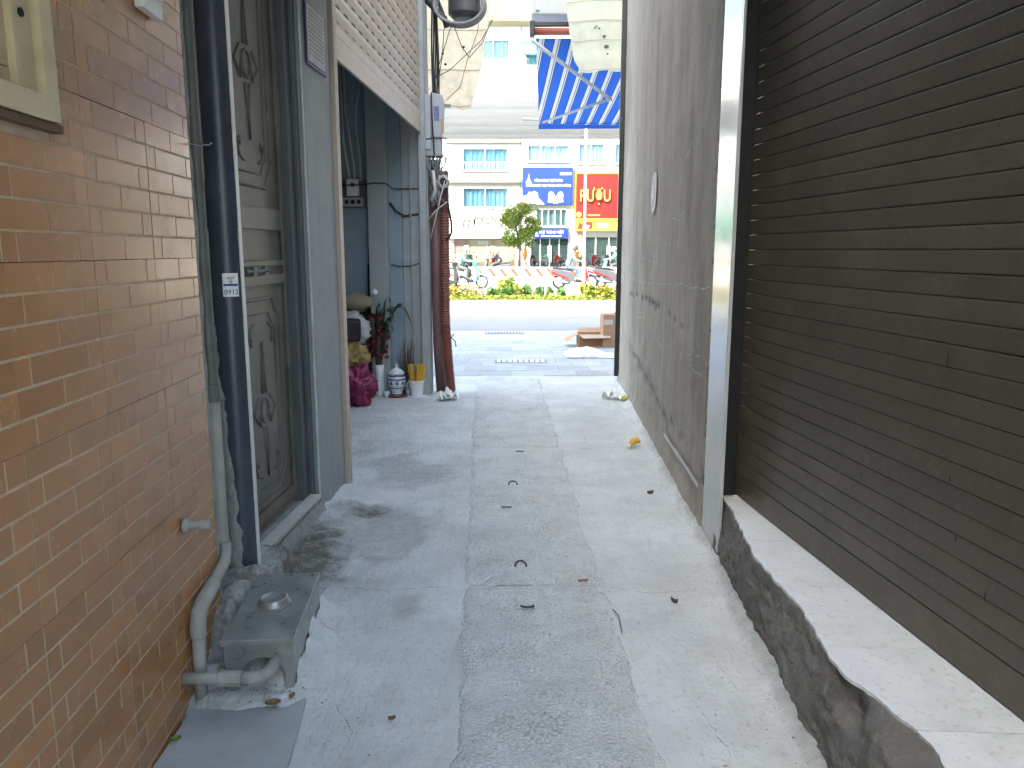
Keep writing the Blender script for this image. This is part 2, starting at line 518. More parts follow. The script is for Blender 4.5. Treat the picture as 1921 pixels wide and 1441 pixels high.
# ------------------------------------------------------------------ ground
def ground_z(x, y):
    z = 0.004 * fbm(x * 2.2, y * 2.2, 3.1) + 0.0022 * fbm(x * 14, y * 14, 9.0)
    z += 0.006 * fbm(x * 8, y * 11, 15.0) * sstep(-0.35, -0.7, x) * sstep(4.9, 4.2, y)
    # rammed mortar around the water box and the pipe feet, left
    m = sstep(-0.98, -1.03, x) * sstep(2.48, 2.66, y) * sstep(3.55, 3.2, y)
    z += m * (0.15 + 0.02 * fbm(x * 9, y * 9, 1.0))
    dx = max(0.0, x + 0.80); dy = max(0.0, 2.45 - y, y - 2.95)
    z += 0.075 * max(0.0, 1 - math.hypot(dx, dy * 0.9) / 0.2) ** 1.3 * (1 + 0.5 * fbm(x * 11, y * 11, 4.0))
    # dirt swept up against the door step
    z += 0.055 * sstep(-0.78, -1.12, x + 0.07 * fbm(x * 3, y * 3, 7)) * sstep(2.95, 3.3, y) * sstep(5.0, 4.4, y) * (1 + 0.6 * fbm(x * 7, y * 7, 2.0))
    # mortar fillet at the foot of the right-hand step and wall
    edge = 0.905 + 0.058 * (y - 2.0) if y < 3.6 else 1.0 + 0.0455 * (y - 3.6)
    z += 0.035 * sstep(edge - 0.07, edge + 0.01, x + 0.02 * fbm(y * 2.3, 0.3, 5)) * sstep(8.9, 8.0, y)
    # worn dips on the left of the mouth
    z -= 0.012 * math.exp(-(((x + 0.82) / 0.16) ** 2 + ((y - 4.25) / 0.12) ** 2))
    return z

g = MB()
NX, NY = 150, 460
X0, X1, Y0, Y1 = -1.35, 1.35, 0.4, 9.2
g.grid(lambda u, v: (X0 + (X1 - X0) * u, Y0 + (Y1 - Y0) * v, ground_z(X0 + (X1 - X0) * u, Y0 + (Y1 - Y0) * v)), NX, NY)
ground = structure(g.build('alley_ground', M_ground, smooth=True), 'pale grey trowelled concrete floor of the alley')
def stain_at(x, y):
    w = 0.10 * fbm(x * 4, y * 4, 31) + 0.05 * fbm(x * 13, y * 13, 5)
    s = sstep(-0.72, -0.98, x + w) * sstep(3.0, 3.3, y + w) * sstep(4.3, 3.7, y + w)            # dirt by the door step
    s = max(s, 0.85 * math.exp(-(((x + 0.84) / 0.17) ** 2 + ((y - 4.28 + w) / 0.11) ** 2)))          # damp hollow by the pillar
    s = max(s, 0.7 * sstep(-0.93, -1.0, x + w * 0.6) * sstep(2.42, 2.5, y) * sstep(3.2, 3.0, y))     # mortar behind the meter box
    s = max(s, 0.55 * sstep(-0.95, -1.06, x + w) * sstep(2.55, 2.2, y))
    e_ = (0.905 + 0.058 * (y - 2.0)) if y < 3.6 else (1.0 + 0.0455 * (y - 3.6))
    s = max(s, 0.4 * sstep(e_ - 0.05, e_ - 0.005, x + w * 0.2) * sstep(7.5, 5.5, y))
    s = max(s, 0.55 * sstep(0.05, 0.3, fbm(x * 1.7, y * 1.1, 77)) * sstep(-0.35, -0.5, x + w) * sstep(6.9, 6.3, y) * 0.6)
    return s
att = ground.data.attributes.new('stain_shade', 'FLOAT', 'POINT')
att.data.foreach_set('value', [stain_at(v.co.x, v.co.y) for v in ground.data.vertices])

b = MB()
b.quad((-6, -14, -0.03), (6, -14, -0.03), (6, 9.2, -0.03), (-6, 9.2, -0.03))
b.box(-1.33, 1.33, -13, 0.4, -0.03, 0.0)
b.box(-5, -1.33, 4.6, 9.2, -0.03, 0.0)
structure(b.build('alley_subfloor', M_ground), 'pale concrete floor continuing into the storage room')

# dirt patches that lie on the floor by the door step (stuff nobody could count)
d = MB()
random.seed(11)
for (cx, cy, n, sx, sy) in ((-1.02, 3.62, 420, 0.09, 0.25), (-0.86, 4.25, 160, 0.08, 0.05), (-1.0, 3.1, 120, 0.08, 0.10), (1.0, 4.6, 60, 0.03, 0.6), (-0.9, 2.36, 60, 0.12, 0.04), (0.2, 3.0, 120, 0.7, 0.9)):
    for k in range(n):
        x, y = random.gauss(cx, sx), random.gauss(cy, sy)
        if x < -1.1 or x > 1.02: continue
        z = ground_z(x, y) + (0.01 if -0.4 < x < 0.45 else 0); r = random.uniform(0.0015, 0.006)
        a = random.uniform(0, 6.28)
        pts = [(x + r * random.uniform(0.6, 1.3) * math.cos(a + t * 1.57), y + r * random.uniform(0.6, 1.3) * math.sin(a + t * 1.57), z + 0.0005) for t in range(4)]
        d.add(pts + [(x, y, z + r * 0.55)], [(0, 1, 4), (1, 2, 4), (2, 3, 4), (3, 0, 4)])
o = d.build('dirt_crumbs', M_dirt)
o['kind'] = 'stuff'; tag(o, 'dark crumbs of dirt scattered by the metal door step', 'dirt')

# hairline cracks in the trowelled concrete
def crack(pts, w_, seed):
    m = MB(); n = 50; prev = None
    for k in range(n + 1):
        t = k / n * (len(pts) - 1.0001); i_ = int(t); f_ = t - i_
        x = pts[i_][0] + (pts[i_ + 1][0] - pts[i_][0]) * f_ + 0.012 * fbm(k * 0.21, seed, 2) + 0.004 * fbm(k * 0.9, seed, 5)
        y = pts[i_][1] + (pts[i_ + 1][1] - pts[i_][1]) * f_ + 0.012 * fbm(k * 0.23, seed, 7) + 0.004 * fbm(k * 0.8, seed, 9)
        ww = w_ * (0.3 + abs(fbm(k * 0.3, seed, 1)) * 1.5) * math.sin(math.pi * (k + 0.5) / (n + 1)) ** 0.4
        cur = ((x - ww * 0.5, y - ww, ground_z(x, y) + 0.0016), (x + ww * 0.5, y + ww, ground_z(x, y) + 0.0016))
        if prev and (x < strip_x(y)[0] - 0.01 or x > strip_x(y)[1] + 0.01): m.quad(prev[0], cur[0], cur[1], prev[1])
        prev = cur
    if m.v: m.build('crack', M_dirt, ground)
def strip_x(y):
    return (-0.173 - (y - 2.032) * 0.0367, 0.438 - (y - 2.032) * 0.0165)
crack([(-0.98, 4.42), (-0.75, 4.30), (-0.5, 4.52), (-0.27, 4.62)], 0.004, 1)
crack([(-0.95, 3.30), (-0.6, 3.22), (-0.25, 3.28)], 0.0018, 2)
crack([(-0.62, 5.1), (-0.42, 4.95), (-0.27, 5.0)], 0.003, 3)
crack([(0.44, 3.27), (0.62, 3.2), (0.9, 3.24)], 0.0016, 4)
crack([(0.62, 2.35), (0.66, 2.1), (0.60, 1.9)], 0.0018, 5)
crack([(-0.60, 2.36), (-0.5, 2.2), (-0.55, 1.9)], 0.0016, 6)
crack([(0.40, 5.76), (0.6, 5.72), (0.85, 5.77)], 0.003, 7)
# scraps drifted against the edges
random.seed(23)
d = MB()
for k in range(170):
    side_ = random.random() < 0.5
    y = random.uniform(1.9, 7.8)
    e_ = (0.905 + 0.058 * (y - 2.0)) if y < 3.6 else (1.0 + 0.0455 * (y - 3.6))
    x = e_ - 0.02 - abs(random.gauss(0, 0.035)) if side_ else random.gauss(-0.85, 0.12) if 3.2 < y < 4.6 else random.uniform(-0.7, 0.85)
    if not side_ and random.random() < 0.5: continue
    z = ground_z(x, y) + (0.012 if strip_x(y)[0] < x < strip_x(y)[1] else 0.001); r = random.uniform(0.003, 0.011); a = random.uniform(0, 6.28)
    d.add([(x + r * math.cos(a + t * 2.1) * random.uniform(.5, 1.2), y + r * math.sin(a + t * 2.1) * random.uniform(.3, 1.0), z + random.uniform(0, 0.003)) for t in range(3)], [(0, 1, 2)])
o = d.build('litter_scraps', mat('tan_scraps', (0.24, 0.20, 0.14), 0.9, 0.4, 30)); o['kind'] = 'stuff'; tag(o, 'small tan leaf and paper scraps drifted along the alley edges', 'litter')

# centre strip: precast drain covers with lifting rings
def strip_x(y):
    return (-0.173 - (y - 2.032) * 0.0367, 0.438 - (y - 2.032) * 0.0165)
joints = [0.72, 2.0, 3.274, 4.561, 5.761, 7.168, 9.0]
for i in range(len(joints) - 1):
    ya, yb = joints[i] + 0.006, joints[i + 1] - 0.006
    nu, nv = 100, int((yb - ya) / 0.0072)
    def fn(u, v, ya=ya, yb=yb, i=i):
        y = ya + (yb - ya) * v
        l, r = strip_x(y)
        l += 0.014 * fbm(y * 4, 1.7, 3) + 0.008 * fbm(y * 17, 1.1, 2) - 0.02; r += 0.016 * fbm(y * 3.5, 8.1, 5) + 0.008 * fbm(y * 15, 3.3, 2) + 0.02
        x = l + (r - l) * u
        e = min(u, 1 - u) * (r - l); ev = min(v, 1 - v) * (yb - ya)
        z = 0.010 + 0.0035 * fbm(x * 3, y * 3, 20 + i)
        q_ = noise.voronoi(Vector((x * 62, y * 62, 0.3 + i)))[0][0]; z += 0.0042 * (0.45 - q_) + 0.003 * fbm(x * 30, y * 30, 2.0, 2)
        z -= 0.020 * sstep(0.05 + 0.03 * fbm(x * 12, y * 12, 8), 0.0, e) + (0.012 if i > 2 else 0.007) * sstep(0.035, 0.0, ev)
        return (x, y, z)
    c = MB(); c.grid(fn, nu, nv)
    cov = c.build('drain_cover', M_cover, ground, smooth=True)
    ring_spots = {0: [], 1: [(0.065, 3.053, 1)], 2: [(0.042, 3.476, -1), (-0.033, 4.332, 1)], 3: [(0.005, 4.779, -1), (0.058, 5.602, 1)], 4: [], 5: []}[i]
    for (rx, ry, sgn) in ring_spots:
        t = MB()
        pth = [(rx + 0.027 * math.cos(a), ry - sgn * 0.034 * math.sin(a), 0.014 + 0.010 * math.sin(a)) for a in [R(-14 + 208 * k / 14) for k in range(15)]]
        t.tube(pth, 0.0042, 6)
        t.build('lifting_ring', M_black, cov, smooth=True)

# ------------------------------------------------------------------ left: tiled house wall
TW = math.atan2(1, -0.055)
tw = thing('tiled_house', 'left house wall clad in tan brick-pattern tiles nearest the camera', 'house', (-1.048, 2.06, 0), TW)
t = MB()
t.box(-6.0, 0.622, 0.012, 0.25, -0.1, 3.1)
t.build('wall', M_gap, tw)
t = MB(); t.box(-6.0, 0.64, -0.72, 0.011, 2.70, 2.90); t.box(-6.0, 0.64, 0.011, 0.25, 3.101, 3.35); t.build('added_wall_shade', M_pillar, tw)  # unseen overhang, added to darken the upper tiled wall
S0 = [-1.254, -0.876, -0.498, -0.119, 0.259, 0.619]
Z0 = [-0.096, 0.297, 0.690, 1.083, 1.476, 1.869, 2.262, 2.655]
BL, BH = 0.254, 0.0655
win = (-0.80, -0.272, 1.775, 2.75)        # window opening in the tiles
brick_cache = {}
def in_view(p):
    v = p - cam.location
    cp, sp = math.cos(R(9.85)), math.sin(R(9.85))
    dep = v.y * cp - v.z * sp
    if dep < 0.05: return False
    px = 960.5 + 1440 * v.x / dep; py = 720.5 - 1440 * (v.y * sp + v.z * cp) / dep
    return -60 < px < 1980 and -60 < py < 1500
twM = Matrix.Translation((-1.048, 2.06, 0)) @ Matrix.Rotation(TW, 4, 'Z')
nbrick = 0
rest = MB()
for si in range(len(S0) - 1):
    for zi in range(len(Z0) - 1):
        sa, sb, za, zb = S0[si] + 0.0019, S0[si + 1] - 0.0019, Z0[zi] + 0.0016, Z0[zi + 1] - 0.0016
        if sb <= win[1] + 0.02 and za >= win[2] - 0.02: continue
        if sa >= win[0] and sa < win[1] < sb and zb > win[2]:
            pass
        tile = None
        tilt = random.uniform(-0.0012, 0.0012)
        polys = MB(); polys.box(sa, sb, 0.0042 + tilt, 0.012, za, zb)
        tile = polys.build('wall_tile', M_grout, tw)
        for r in range(6):
            ra, rb = Z0[zi] + r * BH, Z0[zi] + (r + 1) * BH
            par = (zi * 6 + r) % 2
            k0 = -0.441 - 4 * BL + (BL / 2 if par else 0)
            cuts = [k0 + BL * k for k in range(0, 14)]
            edges = [sa] + [c for c in cuts if sa + 0.012 < c < sb - 0.012] + [sb]
            for k in range(len(edges) - 1):
                a, bb = edges[k], edges[k + 1]
                if a < win[1] and rb > win[2] + 0.01 and bb > win[0]:
                    a = max(a, win[1])
                    if bb - a < 0.02: continue
                g0 = 0.0033 if a in cuts else 0.0
                g1 = 0.0033 if bb in cuts else 0.0
                gz0 = 0.0031 if r > 0 else 0.0006
                gz1 = 0.0031 if r < 5 else 0.0006
                L_, H_ = bb - a - g0 - g1, rb - ra - gz0 - gz1
                cen = Vector(((a + g0 + bb - g1) / 2, 0.0 + tilt, (ra + gz0 + rb - gz1) / 2))
                vis = in_view(twM @ cen)
                if vis and nbrick < 300:
                    key = (round(L_, 3), round(H_, 4))
                    if key not in brick_cache:
                        q = MB(); q.cbox(-L_ / 2, L_ / 2, 0.0031, 0.0045, -H_ / 2, H_ / 2, 0.0007)
                        brick_cache[key] = q.mesh('brick', M_brick)
                    br = bpy.data.objects.new('brick', brick_cache[key])
                    COL.objects.link(br); br.parent = tile
                    br.location = cen; nbrick += 1
                else:
                    rest.cbox(cen.x - L_ / 2, cen.x + L_ / 2, cen.y + 0.0031, cen.y + 0.0045, cen.z - H_ / 2, cen.z + H_ / 2, 0.0007)
if rest.v:
    o = rest.build('brick_field', M_brick, tw); o['kind'] = 'stuff'

# window in the tiled wall
w = MB()
fw = 0.055
w.box(win[1] - fw, win[1] - 0.004, -0.03, 0.06, win[2] + 0.004, 2.9)
w.box(win[0], win[1] - fw, -0.03, 0.06, win[2] + 0.004, win[2] + fw)
wf = w.build('window', M_cream, tw, bevel=0.003)
w = MB(); w.box(win[1] - 0.13, win[1] - fw - 0.004, -0.012, 0.03, win[2] + fw + 0.004, 2.9)
w.build('casement_stile', M_cream, wf, bevel=0.002)
w = MB(); w.box(win[0], win[1] - 0.134, 0.03, 0.034, win[2] + fw + 0.004, 2.9)
w.build('pane', mat('olive_pane', (0.05, 0.045, 0.025), 0.2, 0.1), wf)
w = MB(); w.lathe([(0.009, 0.0), (0.009, 0.004), (0.006, 0.005)], seg=14, M=Matrix.Rotation(R(90), 4, 'X'))
s_ = w.build('screw_hole', M_dkhole, wf); s_.location = (win[1] - 0.098, -0.0125, 1.985)
w = MB(); w.box(win[0] - 0.02, win[1] + 0.016, -0.022, 0.0035, win[2] - 0.016, win[2] + 0.002)
w.build('drip_sill', mat('rusty_sill', (0.13, 0.08, 0.05), 0.8, 0.3, 14), wf)
w = MB(); w.box(win[1] - 0.002, win[1] + 0.006, -0.008, 0.004, win[2] - 0.01, 2.9)
w.build('sealant_joint', M_gap, wf)

# electrical box, upper centre of the tiled wall
eb = thing('switch_box', 'dirty white electrical switch box screwed high on the tan tiles', 'switch box', (-1.048, 2.06, 0), TW)
e = MB(); e.box(0.245, 0.385, -0.028, 0.0, 2.175, 2.40); e.build('back_plate', M_white, eb, bevel=0.006)
e = MB(); e.box(0.28, 0.35, -0.05, -0.0285, 2.215, 2.36); e.build('cover', M_white, eb, bevel=0.008)

# water-pipe stub
st = thing('pipe_stub', 'short capped water pipe stub with round flange poking from the tan tiles', 'pipe stub', (-1.048, 2.06, 0), TW)
Mx = Matrix.Rotation(R(90), 4, 'X')
e = MB(); e.lathe([(0.024, 0.0), (0.026, 0.006), (0.02, 0.014), (0.0145, 0.018)], (0.315, 0.0, 0.622), 18, Mx); e.build('flange', M_pvc, st, smooth=True)
e = MB(); e.lathe([(0.0135, 0.015), (0.0135, 0.05), (0.0155, 0.052), (0.0155, 0.082), (0.013, 0.085)], (0.315, 0.0, 0.622), 16, Mx); e.build('spout', M_pvc, st, angle=40)

# ------------------------------------------------------------------ pipes at the end of the tiled wall
dp = thing('downpipe', 'tall navy blue rainwater downpipe between tan tiles and metal door', 'downpipe', (-1.115, 3.03, 0))
e = MB(); e.tube([(0, 0, 0.12), (0, 0, 4.6)], 0.057, 32); e.build('pipe', M_navy, dp, angle=50)
e = MB(); e.tube([(0, 0, 1.585), (0, 0, 1.76)], 0.0605, 32); e.build('socket', M_navy, dp, angle=50)
e = MB(); e.box(0.0575, 0.0615, -0.012, 0.02, 0.16, 4.6); e.build('edge_strip', M_trim, dp)
e = MB()
def patch(u, v):
    z = 0.12 + 1.10 * v
    a0, a1 = R(172), R(288 - 72 * v ** 1.5 + 17 * fbm(z * 6, 0.2, 3) + 9 * fbm(z * 22, 4.0, 1))
    a = a0 + (a1 - a0) * u
    r = 0.0585 + 0.007 * (1 - abs(2 * u - 1) ** 4) + 0.003 * fbm(z * 20, u * 5, 2)
    return (r * math.cos(a), r * math.sin(a), z)
e.grid(patch, 14, 90); e.build('mortar_patch', M_mortar, dp, smooth=True)

stk = thing('phone_sticker', 'small white sticker with blue print and digits on the navy downpipe', 'sticker', (-1.115, 3.03, 0))
e = MB()
e.grid(lambda u, v: (0.0625 * math.cos(R(-86 + 56 * u)), 0.0625 * math.sin(R(-86 + 56 * u)), 1.325 + 0.09 * v), 8, 2)
e.build('paper', M_paper, stk, smooth=True)
def stick_text(body, size, a, z):
    text('print', body, size, M_blueprint, stk, (0.0635 * math.cos(R(a)), 0.0635 * math.sin(R(a)), z), (R(90), 0, R(a + 90)), 0.0003)
e = MB(); e.grid(lambda u, v: (0.0633 * math.cos(R(-83 + 50 * u)), 0.0633 * math.sin(R(-83 + 50 * u)), 1.366 + 0.008 * v), 8, 1); e.build('print_bar', M_blueprint, stk)
stick_text('0912', 0.027, -58, 1.342)
stick_text('HÚT', 0.014, -58, 1.396)
stick_text('BỂ', 0.012, -58, 1.381)

cd = thing('conduit', 'dark thin conduit with wire clamp running beside the navy downpipe', 'conduit', (-1.098, 2.762, 0))
e = MB(); e.tube([(0, 0, 0.97), (0, 0, 4.4)], 0.021, 14); e.build('upper_pipe', M_conduit, cd, angle=50)
e = MB(); e.tube([(0, 0, 0.40), (0, 0, 1.0)], 0.026, 16); e.build('lower_pipe', M_pvc, cd, angle=50)
e = MB(); e.tube([(-0.0, 0, 0.955), (0, 0, 1.02)], 0.029, 16); e.build('socket', M_conduit, cd, angle=50)
e = MB(); e.tube([(0.026 * math.cos(a), 0.026 * math.sin(a), 1.86 + 0.004 * math.sin(a * 2)) for a in [k * 0.42 for k in range(16)]], 0.0035, 6); e.tube([(0.02, -0.015, 1.862), (0.055, -0.02, 1.858), (0.064, -0.015, 1.866)], 0.003, 6)
e.build('wire_clamp', M_gcable, cd, smooth=True)
e = MB(); e.tube([(0, 0, 0.385), (0, 0, 0.415)], 0.031, 16); e.build('clamp', M_pvc, cd, angle=50)
e = MB()
e.grid(lambda u, v: (-0.035 + 0.045 * u + 0.006 * fbm(v * 30, u * 3, 1), -0.075 + 0.02 * u + 0.004 * fbm(v * 40, 2, 5), 0.1 + 4.2 * v), 4, 120)
e.build('mortar_fillet', M_mortar, cd, smooth=True)

wp = thing('water_pipe', 'dusty grey water pipe with elbow bending down beside the steel box', 'pipe')
e = MB(); e.tube([(-1.075, 2.735, 0.42), (-1.072, 2.725, 0.385), (-1.064, 2.69, 0.365), (-1.045, 2.50, 0.345)], 0.021, 14); e.build('upper_run', M_pvc, wp, smooth=True)
e = MB(); e.tube([(-1.047, 2.53, 0.35), (-1.037, 2.415, 0.338), (-1.033, 2.365, 0.325), (-1.032, 2.35, 0.29), (-1.032, 2.348, 0.25)], 0.0265, 16); e.build('elbow', M_pvc, wp, angle=40)
e = MB(); e.tube([(-1.032, 2.348, 0.27), (-1.036, 2.345, 0.02)], 0.021, 14); e.build('drop', M_pvc, wp, smooth=True)

hp = thing('supply_pipe', 'grey horizontal pipe with ribbed union entering the front of steel box', 'pipe')
e = MB(); e.tube([(-1.075, 2.285, 0.135), (-0.91, 2.283, 0.137)], 0.019, 14); e.build('straight', M_pvc, hp, smooth=True)
e = MB(); e.tube([(-0.945, 2.283, 0.137), (-0.872, 2.283, 0.137)], 0.0255, 10); e.build('union', M_pvc, hp, angle=30)
e = MB(); e.tube([(-0.875, 2.283, 0.137), (-0.835, 2.285, 0.137), (-0.808, 2.30, 0.137), (-0.797, 2.33, 0.136), (-0.797, 2.46, 0.135)], 0.0215, 14); e.build('elbow', M_pvc, hp, smooth=True)

# steel water-meter box
ang = math.atan2(2.363 - 2.919, -0.735 + 0.781) + R(90)
mb = thing('meter_box', 'dull steel water meter box with domed lid on the alley floor', 'meter box', (-0.872, 2.645, 0), ang)
hw, hl = 0.113, 0.262
e = MB(); e.box(-hw, -hw + 0.004, -hl, hl, 0.0, 0.20); e.build('side_panel', M_steel, mb)
e = MB(); e.box(hw - 0.004, hw, -hl, hl, 0.0, 0.20); e.build('side_panel', M_steel, mb)
e = MB(); e.box(-hw, hw, hl - 0.004, hl, 0.0, 0.20); e.build('back_panel', M_steel, mb)
arch = [(-hw, 0.0), (-hw + 0.0, 0.2), (hw, 0.2), (hw, 0.0)]
poly = [(hw, 0.0), (hw, 0.2), (-hw, 0.2), (-hw, 0.0), (-0.06, 0.0)] + [(0.012 - 0.072 * math.cos(a), 0.085 + 0.07 * math.sin(a)) for a in [R(k * 20) for k in range(10)]] + [(0.084, 0.0)]
e = MB(); e.prism(poly, -hl - 0.001, -hl + 0.003); e.build('front_panel', M_steel, mb)
e = MB(); e.box(-hw + 0.005, hw - 0.005, -hl + 0.12, -hl + 0.13, 0.0, 0.198); e.build('dark_backing', M_dkhole, mb)  # dark sheet added behind the front opening so it looks dark
e = MB(); e.box(-hw - 0.008, hw + 0.008, -hl - 0.008, hl + 0.006, 0.2015, 0.222)
lid = e.build('lid', M_steel, mb, bevel=0.0025)
e = MB(); e.lathe([(0.062, 0.2225), (0.06, 0.226), (0.052, 0.238), (0.05, 0.2465), (0.046, 0.249), (0.042, 0.246), (0.0, 0.2455)], (-0.004, 0.0, 0), 28); e.build('meter_dome', M_steel, lid, smooth=True)
e = MB(); e.prism_z([(-0.062, -0.1), (0.012, -0.1), (0.062, -0.012), (-0.066, -0.012)], 0.2225, 0.2265); e.build('dome_apron', M_steel, lid, bevel=0.0015)

# mortar haunch against the box
hb = MB()
def haunch(u, v):
    y = 2.36 + 0.72 * v
    x = -0.755 + 0.045 * (2.645 - y) / 0.26 * 0.5 + 0.16 * u
    z = 0.11 * (1 - u) ** 1.6 * (0.8 + 0.5 * fbm(y * 6, 1.0, 2)) + 0.012 * fbm(x * 20, y * 20, 1) * (1 - u) + (ground_z(x, y) - 0.02) * u ** 2
    return (x + 0.015 * fbm(y * 8, u * 3, 6) * (1 - u), y, z * sstep(0, 0.12, v) * sstep(1, 0.85, v) - 0.01 * (1 - sstep(0, 0.12, v)) - 0.01 * (1 - sstep(1, 0.85, v)))
hb.grid(haunch, 14, 44)
o = hb.build('mortar_haunch', M_ground, mb, smooth=True)
o.matrix_parent_inverse = (Matrix.Translation((-0.872, 2.645, 0)) @ Matrix.Rotation(ang, 4, 'Z')).inverted()

# cement board on the ground, plastic bag, leaves
e = MB(); e.prism_z([(-1.05, 2.44), (-0.90, 2.43), (-0.69, 2.36), (-0.655, 2.03), (-0.63, 1.6), (-1.04, 1.6)][::-1], 0.008, 0.02)
o = e.build('cement_board', M_plate, bevel=0.002); tag(o, 'flat grey cement board lying below the tiled wall', 'board')
e = MB()
def bagf(u, v):
    x = -0.97 + 0.22 * u; y = 2.335 + 0.055 * v
    return (x + 0.01 * fbm(v * 5, u * 4, 2), y + 0.02 * fbm(u * 4, 1, 3), 0.023 + 0.012 * abs(fbm(u * 6, v * 5, 8)) + 0.008 * math.sin(v * 3.1))
e.grid(bagf, 26, 10)
clear = glass_mat('clear_plastic', (0.75, 0.77, 0.78), 0.8)
o = e.build('plastic_bag', clear, smooth=True); tag(o, 'crumpled clear plastic bag on the grey cement board', 'plastic bag')

def leaf_mesh(L_, W_, curl, mtl):
    m = MB()
    m.grid(lambda u, v: ((u - 0.5) * L_, (v - 0.5) * W_ * math.sin(math.pi * max(0.03, min(0.97, u))) , curl * (abs(v - 0.5) * 2) ** 2 * W_ + curl * L_ * 0.5 * (u - 0.5) ** 2 * 2 + 0.001), 6, 4)
    return m.mesh('leaf', mtl, True)
def leaf(name, label, x, y, L_, W_, mtl, rz, curl=0.5, z=None, group=None):
    o = bpy.data.objects.new(name, leaf_mesh(L_, W_, curl, mtl)); COL.objects.link(o)
    o.location = (x, y, (ground_z(x, y) if z is None else z) + 0.001); o.rotation_euler = (0, 0, rz)
    tag(o, label, 'leaf', group); return o
leaf('fallen_leaf', 'small bright green leaf at the foot of the tan tile wall', -1.03, 2.13, 0.032, 0.02, M_green, 0.4, z=0.02)
leaf('fallen_leaf', 'curled brown leaf on the corner of the cement board', -0.785, 2.305, 0.05, 0.036, M_brownleaf, 0.2, 0.3, z=0.03)
leaf('fallen_leaf', 'reddish brown leaf beside the curled leaf near the meter box', -0.735, 2.35, 0.03, 0.022, M_brownleaf, 1.2, 0.3, z=0.03)
leaf('fallen_leaf', 'small brown dead leaf alone on bare concrete in the foreground', -0.389, 2.264, 0.024, 0.014, M_brownleaf, 0.3, 0.8)
leaf('fallen_leaf', 'dark dry leaf on the concrete below the right wall stripe', 0.867, 4.62, 0.05, 0.035, mat('dark_leaf', (0.08, 0.075, 0.06), 0.8), 0.5, 0.4)
leaf('fallen_leaf', 'tiny dark curled leaf by the right step', 0.70, 3.1, 0.035, 0.014, mat('dark_leaf', (0.08, 0.075, 0.06), 0.8), 2.4, 1.2)
yl = thing('food_scrap', 'bright yellow peel with a white tip on the right of the alley', 'scrap', (0.935, 5.76, 0.012))
e = MB(); e.tube([(-0.03, -0.03, 0.012), (-0.005, 0.0, 0.035), (0.03, 0.015, 0.045), (0.055, 0.01, 0.03)], [0.014, 0.026, 0.026, 0.01], 10); e.build('peel', M_yellow, yl, smooth=True)
e = MB(); e.tube([(-0.045, -0.045, 0.008), (-0.03, -0.03, 0.014)], [0.007, 0.014], 8); e.build('tip', M_paper, yl, smooth=True)
# ------------------------------------------------------------------ left: shutter house (door, pillar, roller shutter, storage room)
FA = (-1.063, 4.745, 0)
FZ = math.atan2(1, 0.056)
sh = thing('shutter_house', 'left house with grey metal door, blue-grey pillar and half-open beige roller shutter', 'house', FA, FZ)
shM = Matrix.Translation(FA) @ Matrix.Rotation(FZ, 4, 'Z')
def F(s, d, z): return shM @ Vector((s, d, z))

e = MB()
def pil(u, v):
    return (-0.552 + 0.552 * u, 0.0 + 0.003 * fbm(u * 2, v * 14, 4) + 0.004 * (abs(2 * u - 1) ** 10), 4.6 * v)
e.grid(pil, 10, 90)
e.box(-0.552, 0.0, 0.006, 0.45, 0, 4.6)
e.build('pillar', M_pillar, sh, smooth=False)
# plaster bead on the pillar's near corner, chipped
e = MB()
e.tube([(-0.553 + 0.004 * fbm(z * 7, 1, 2), -0.001, z) for z in [0.06 * k for k in range(76)]], [0.006 + 0.004 * abs(fbm(k * 0.4, 2, 7)) for k in range(76)], 6)
e.build('corner_bead', mat('pale_chipped_paint', (0.45, 0.48, 0.48), 0.7, 0.2, 12), sh, smooth=True)

# metal door
door = MB(); door.box(-1.62, -0.66, 0.100, 0.112, 0.165, 3.4)
dr = door.build('metal_door', M_door, sh)
dr['label'] = 'grey-green metal door with embossed diamond panels and rust at its foot'
e = MB()
for (a, bb, z0, z1) in ((-1.62, -1.50, 0.165, 3.4), (-0.71, -0.66, 0.165, 3.4)):
    e.box(a, bb, 0.082, 0.0995, z0, z1)
e.build('stile', M_door, dr, bevel=0.004)
for (z0, z1) in ((0.165, 0.24), (1.335, 1.385), (1.425, 1.455), (1.60, 1.705)):
    e = MB(); e.box(-1.4985, -0.7115, 0.084, 0.0995, z0, z1); e.build('rail', M_door, dr, bevel=0.004)
e = MB(); e.box(-0.655, -0.5545, 0.045, 0.14, 0.13, 3.4); e.build('door_frame', M_frame, dr, bevel=0.006)
e = MB(); e.box(-0.60, -0.5546, 0.02, 0.044, 0.13, 3.4); e.build('frame_lip', M_frame, dr, bevel=0.004)
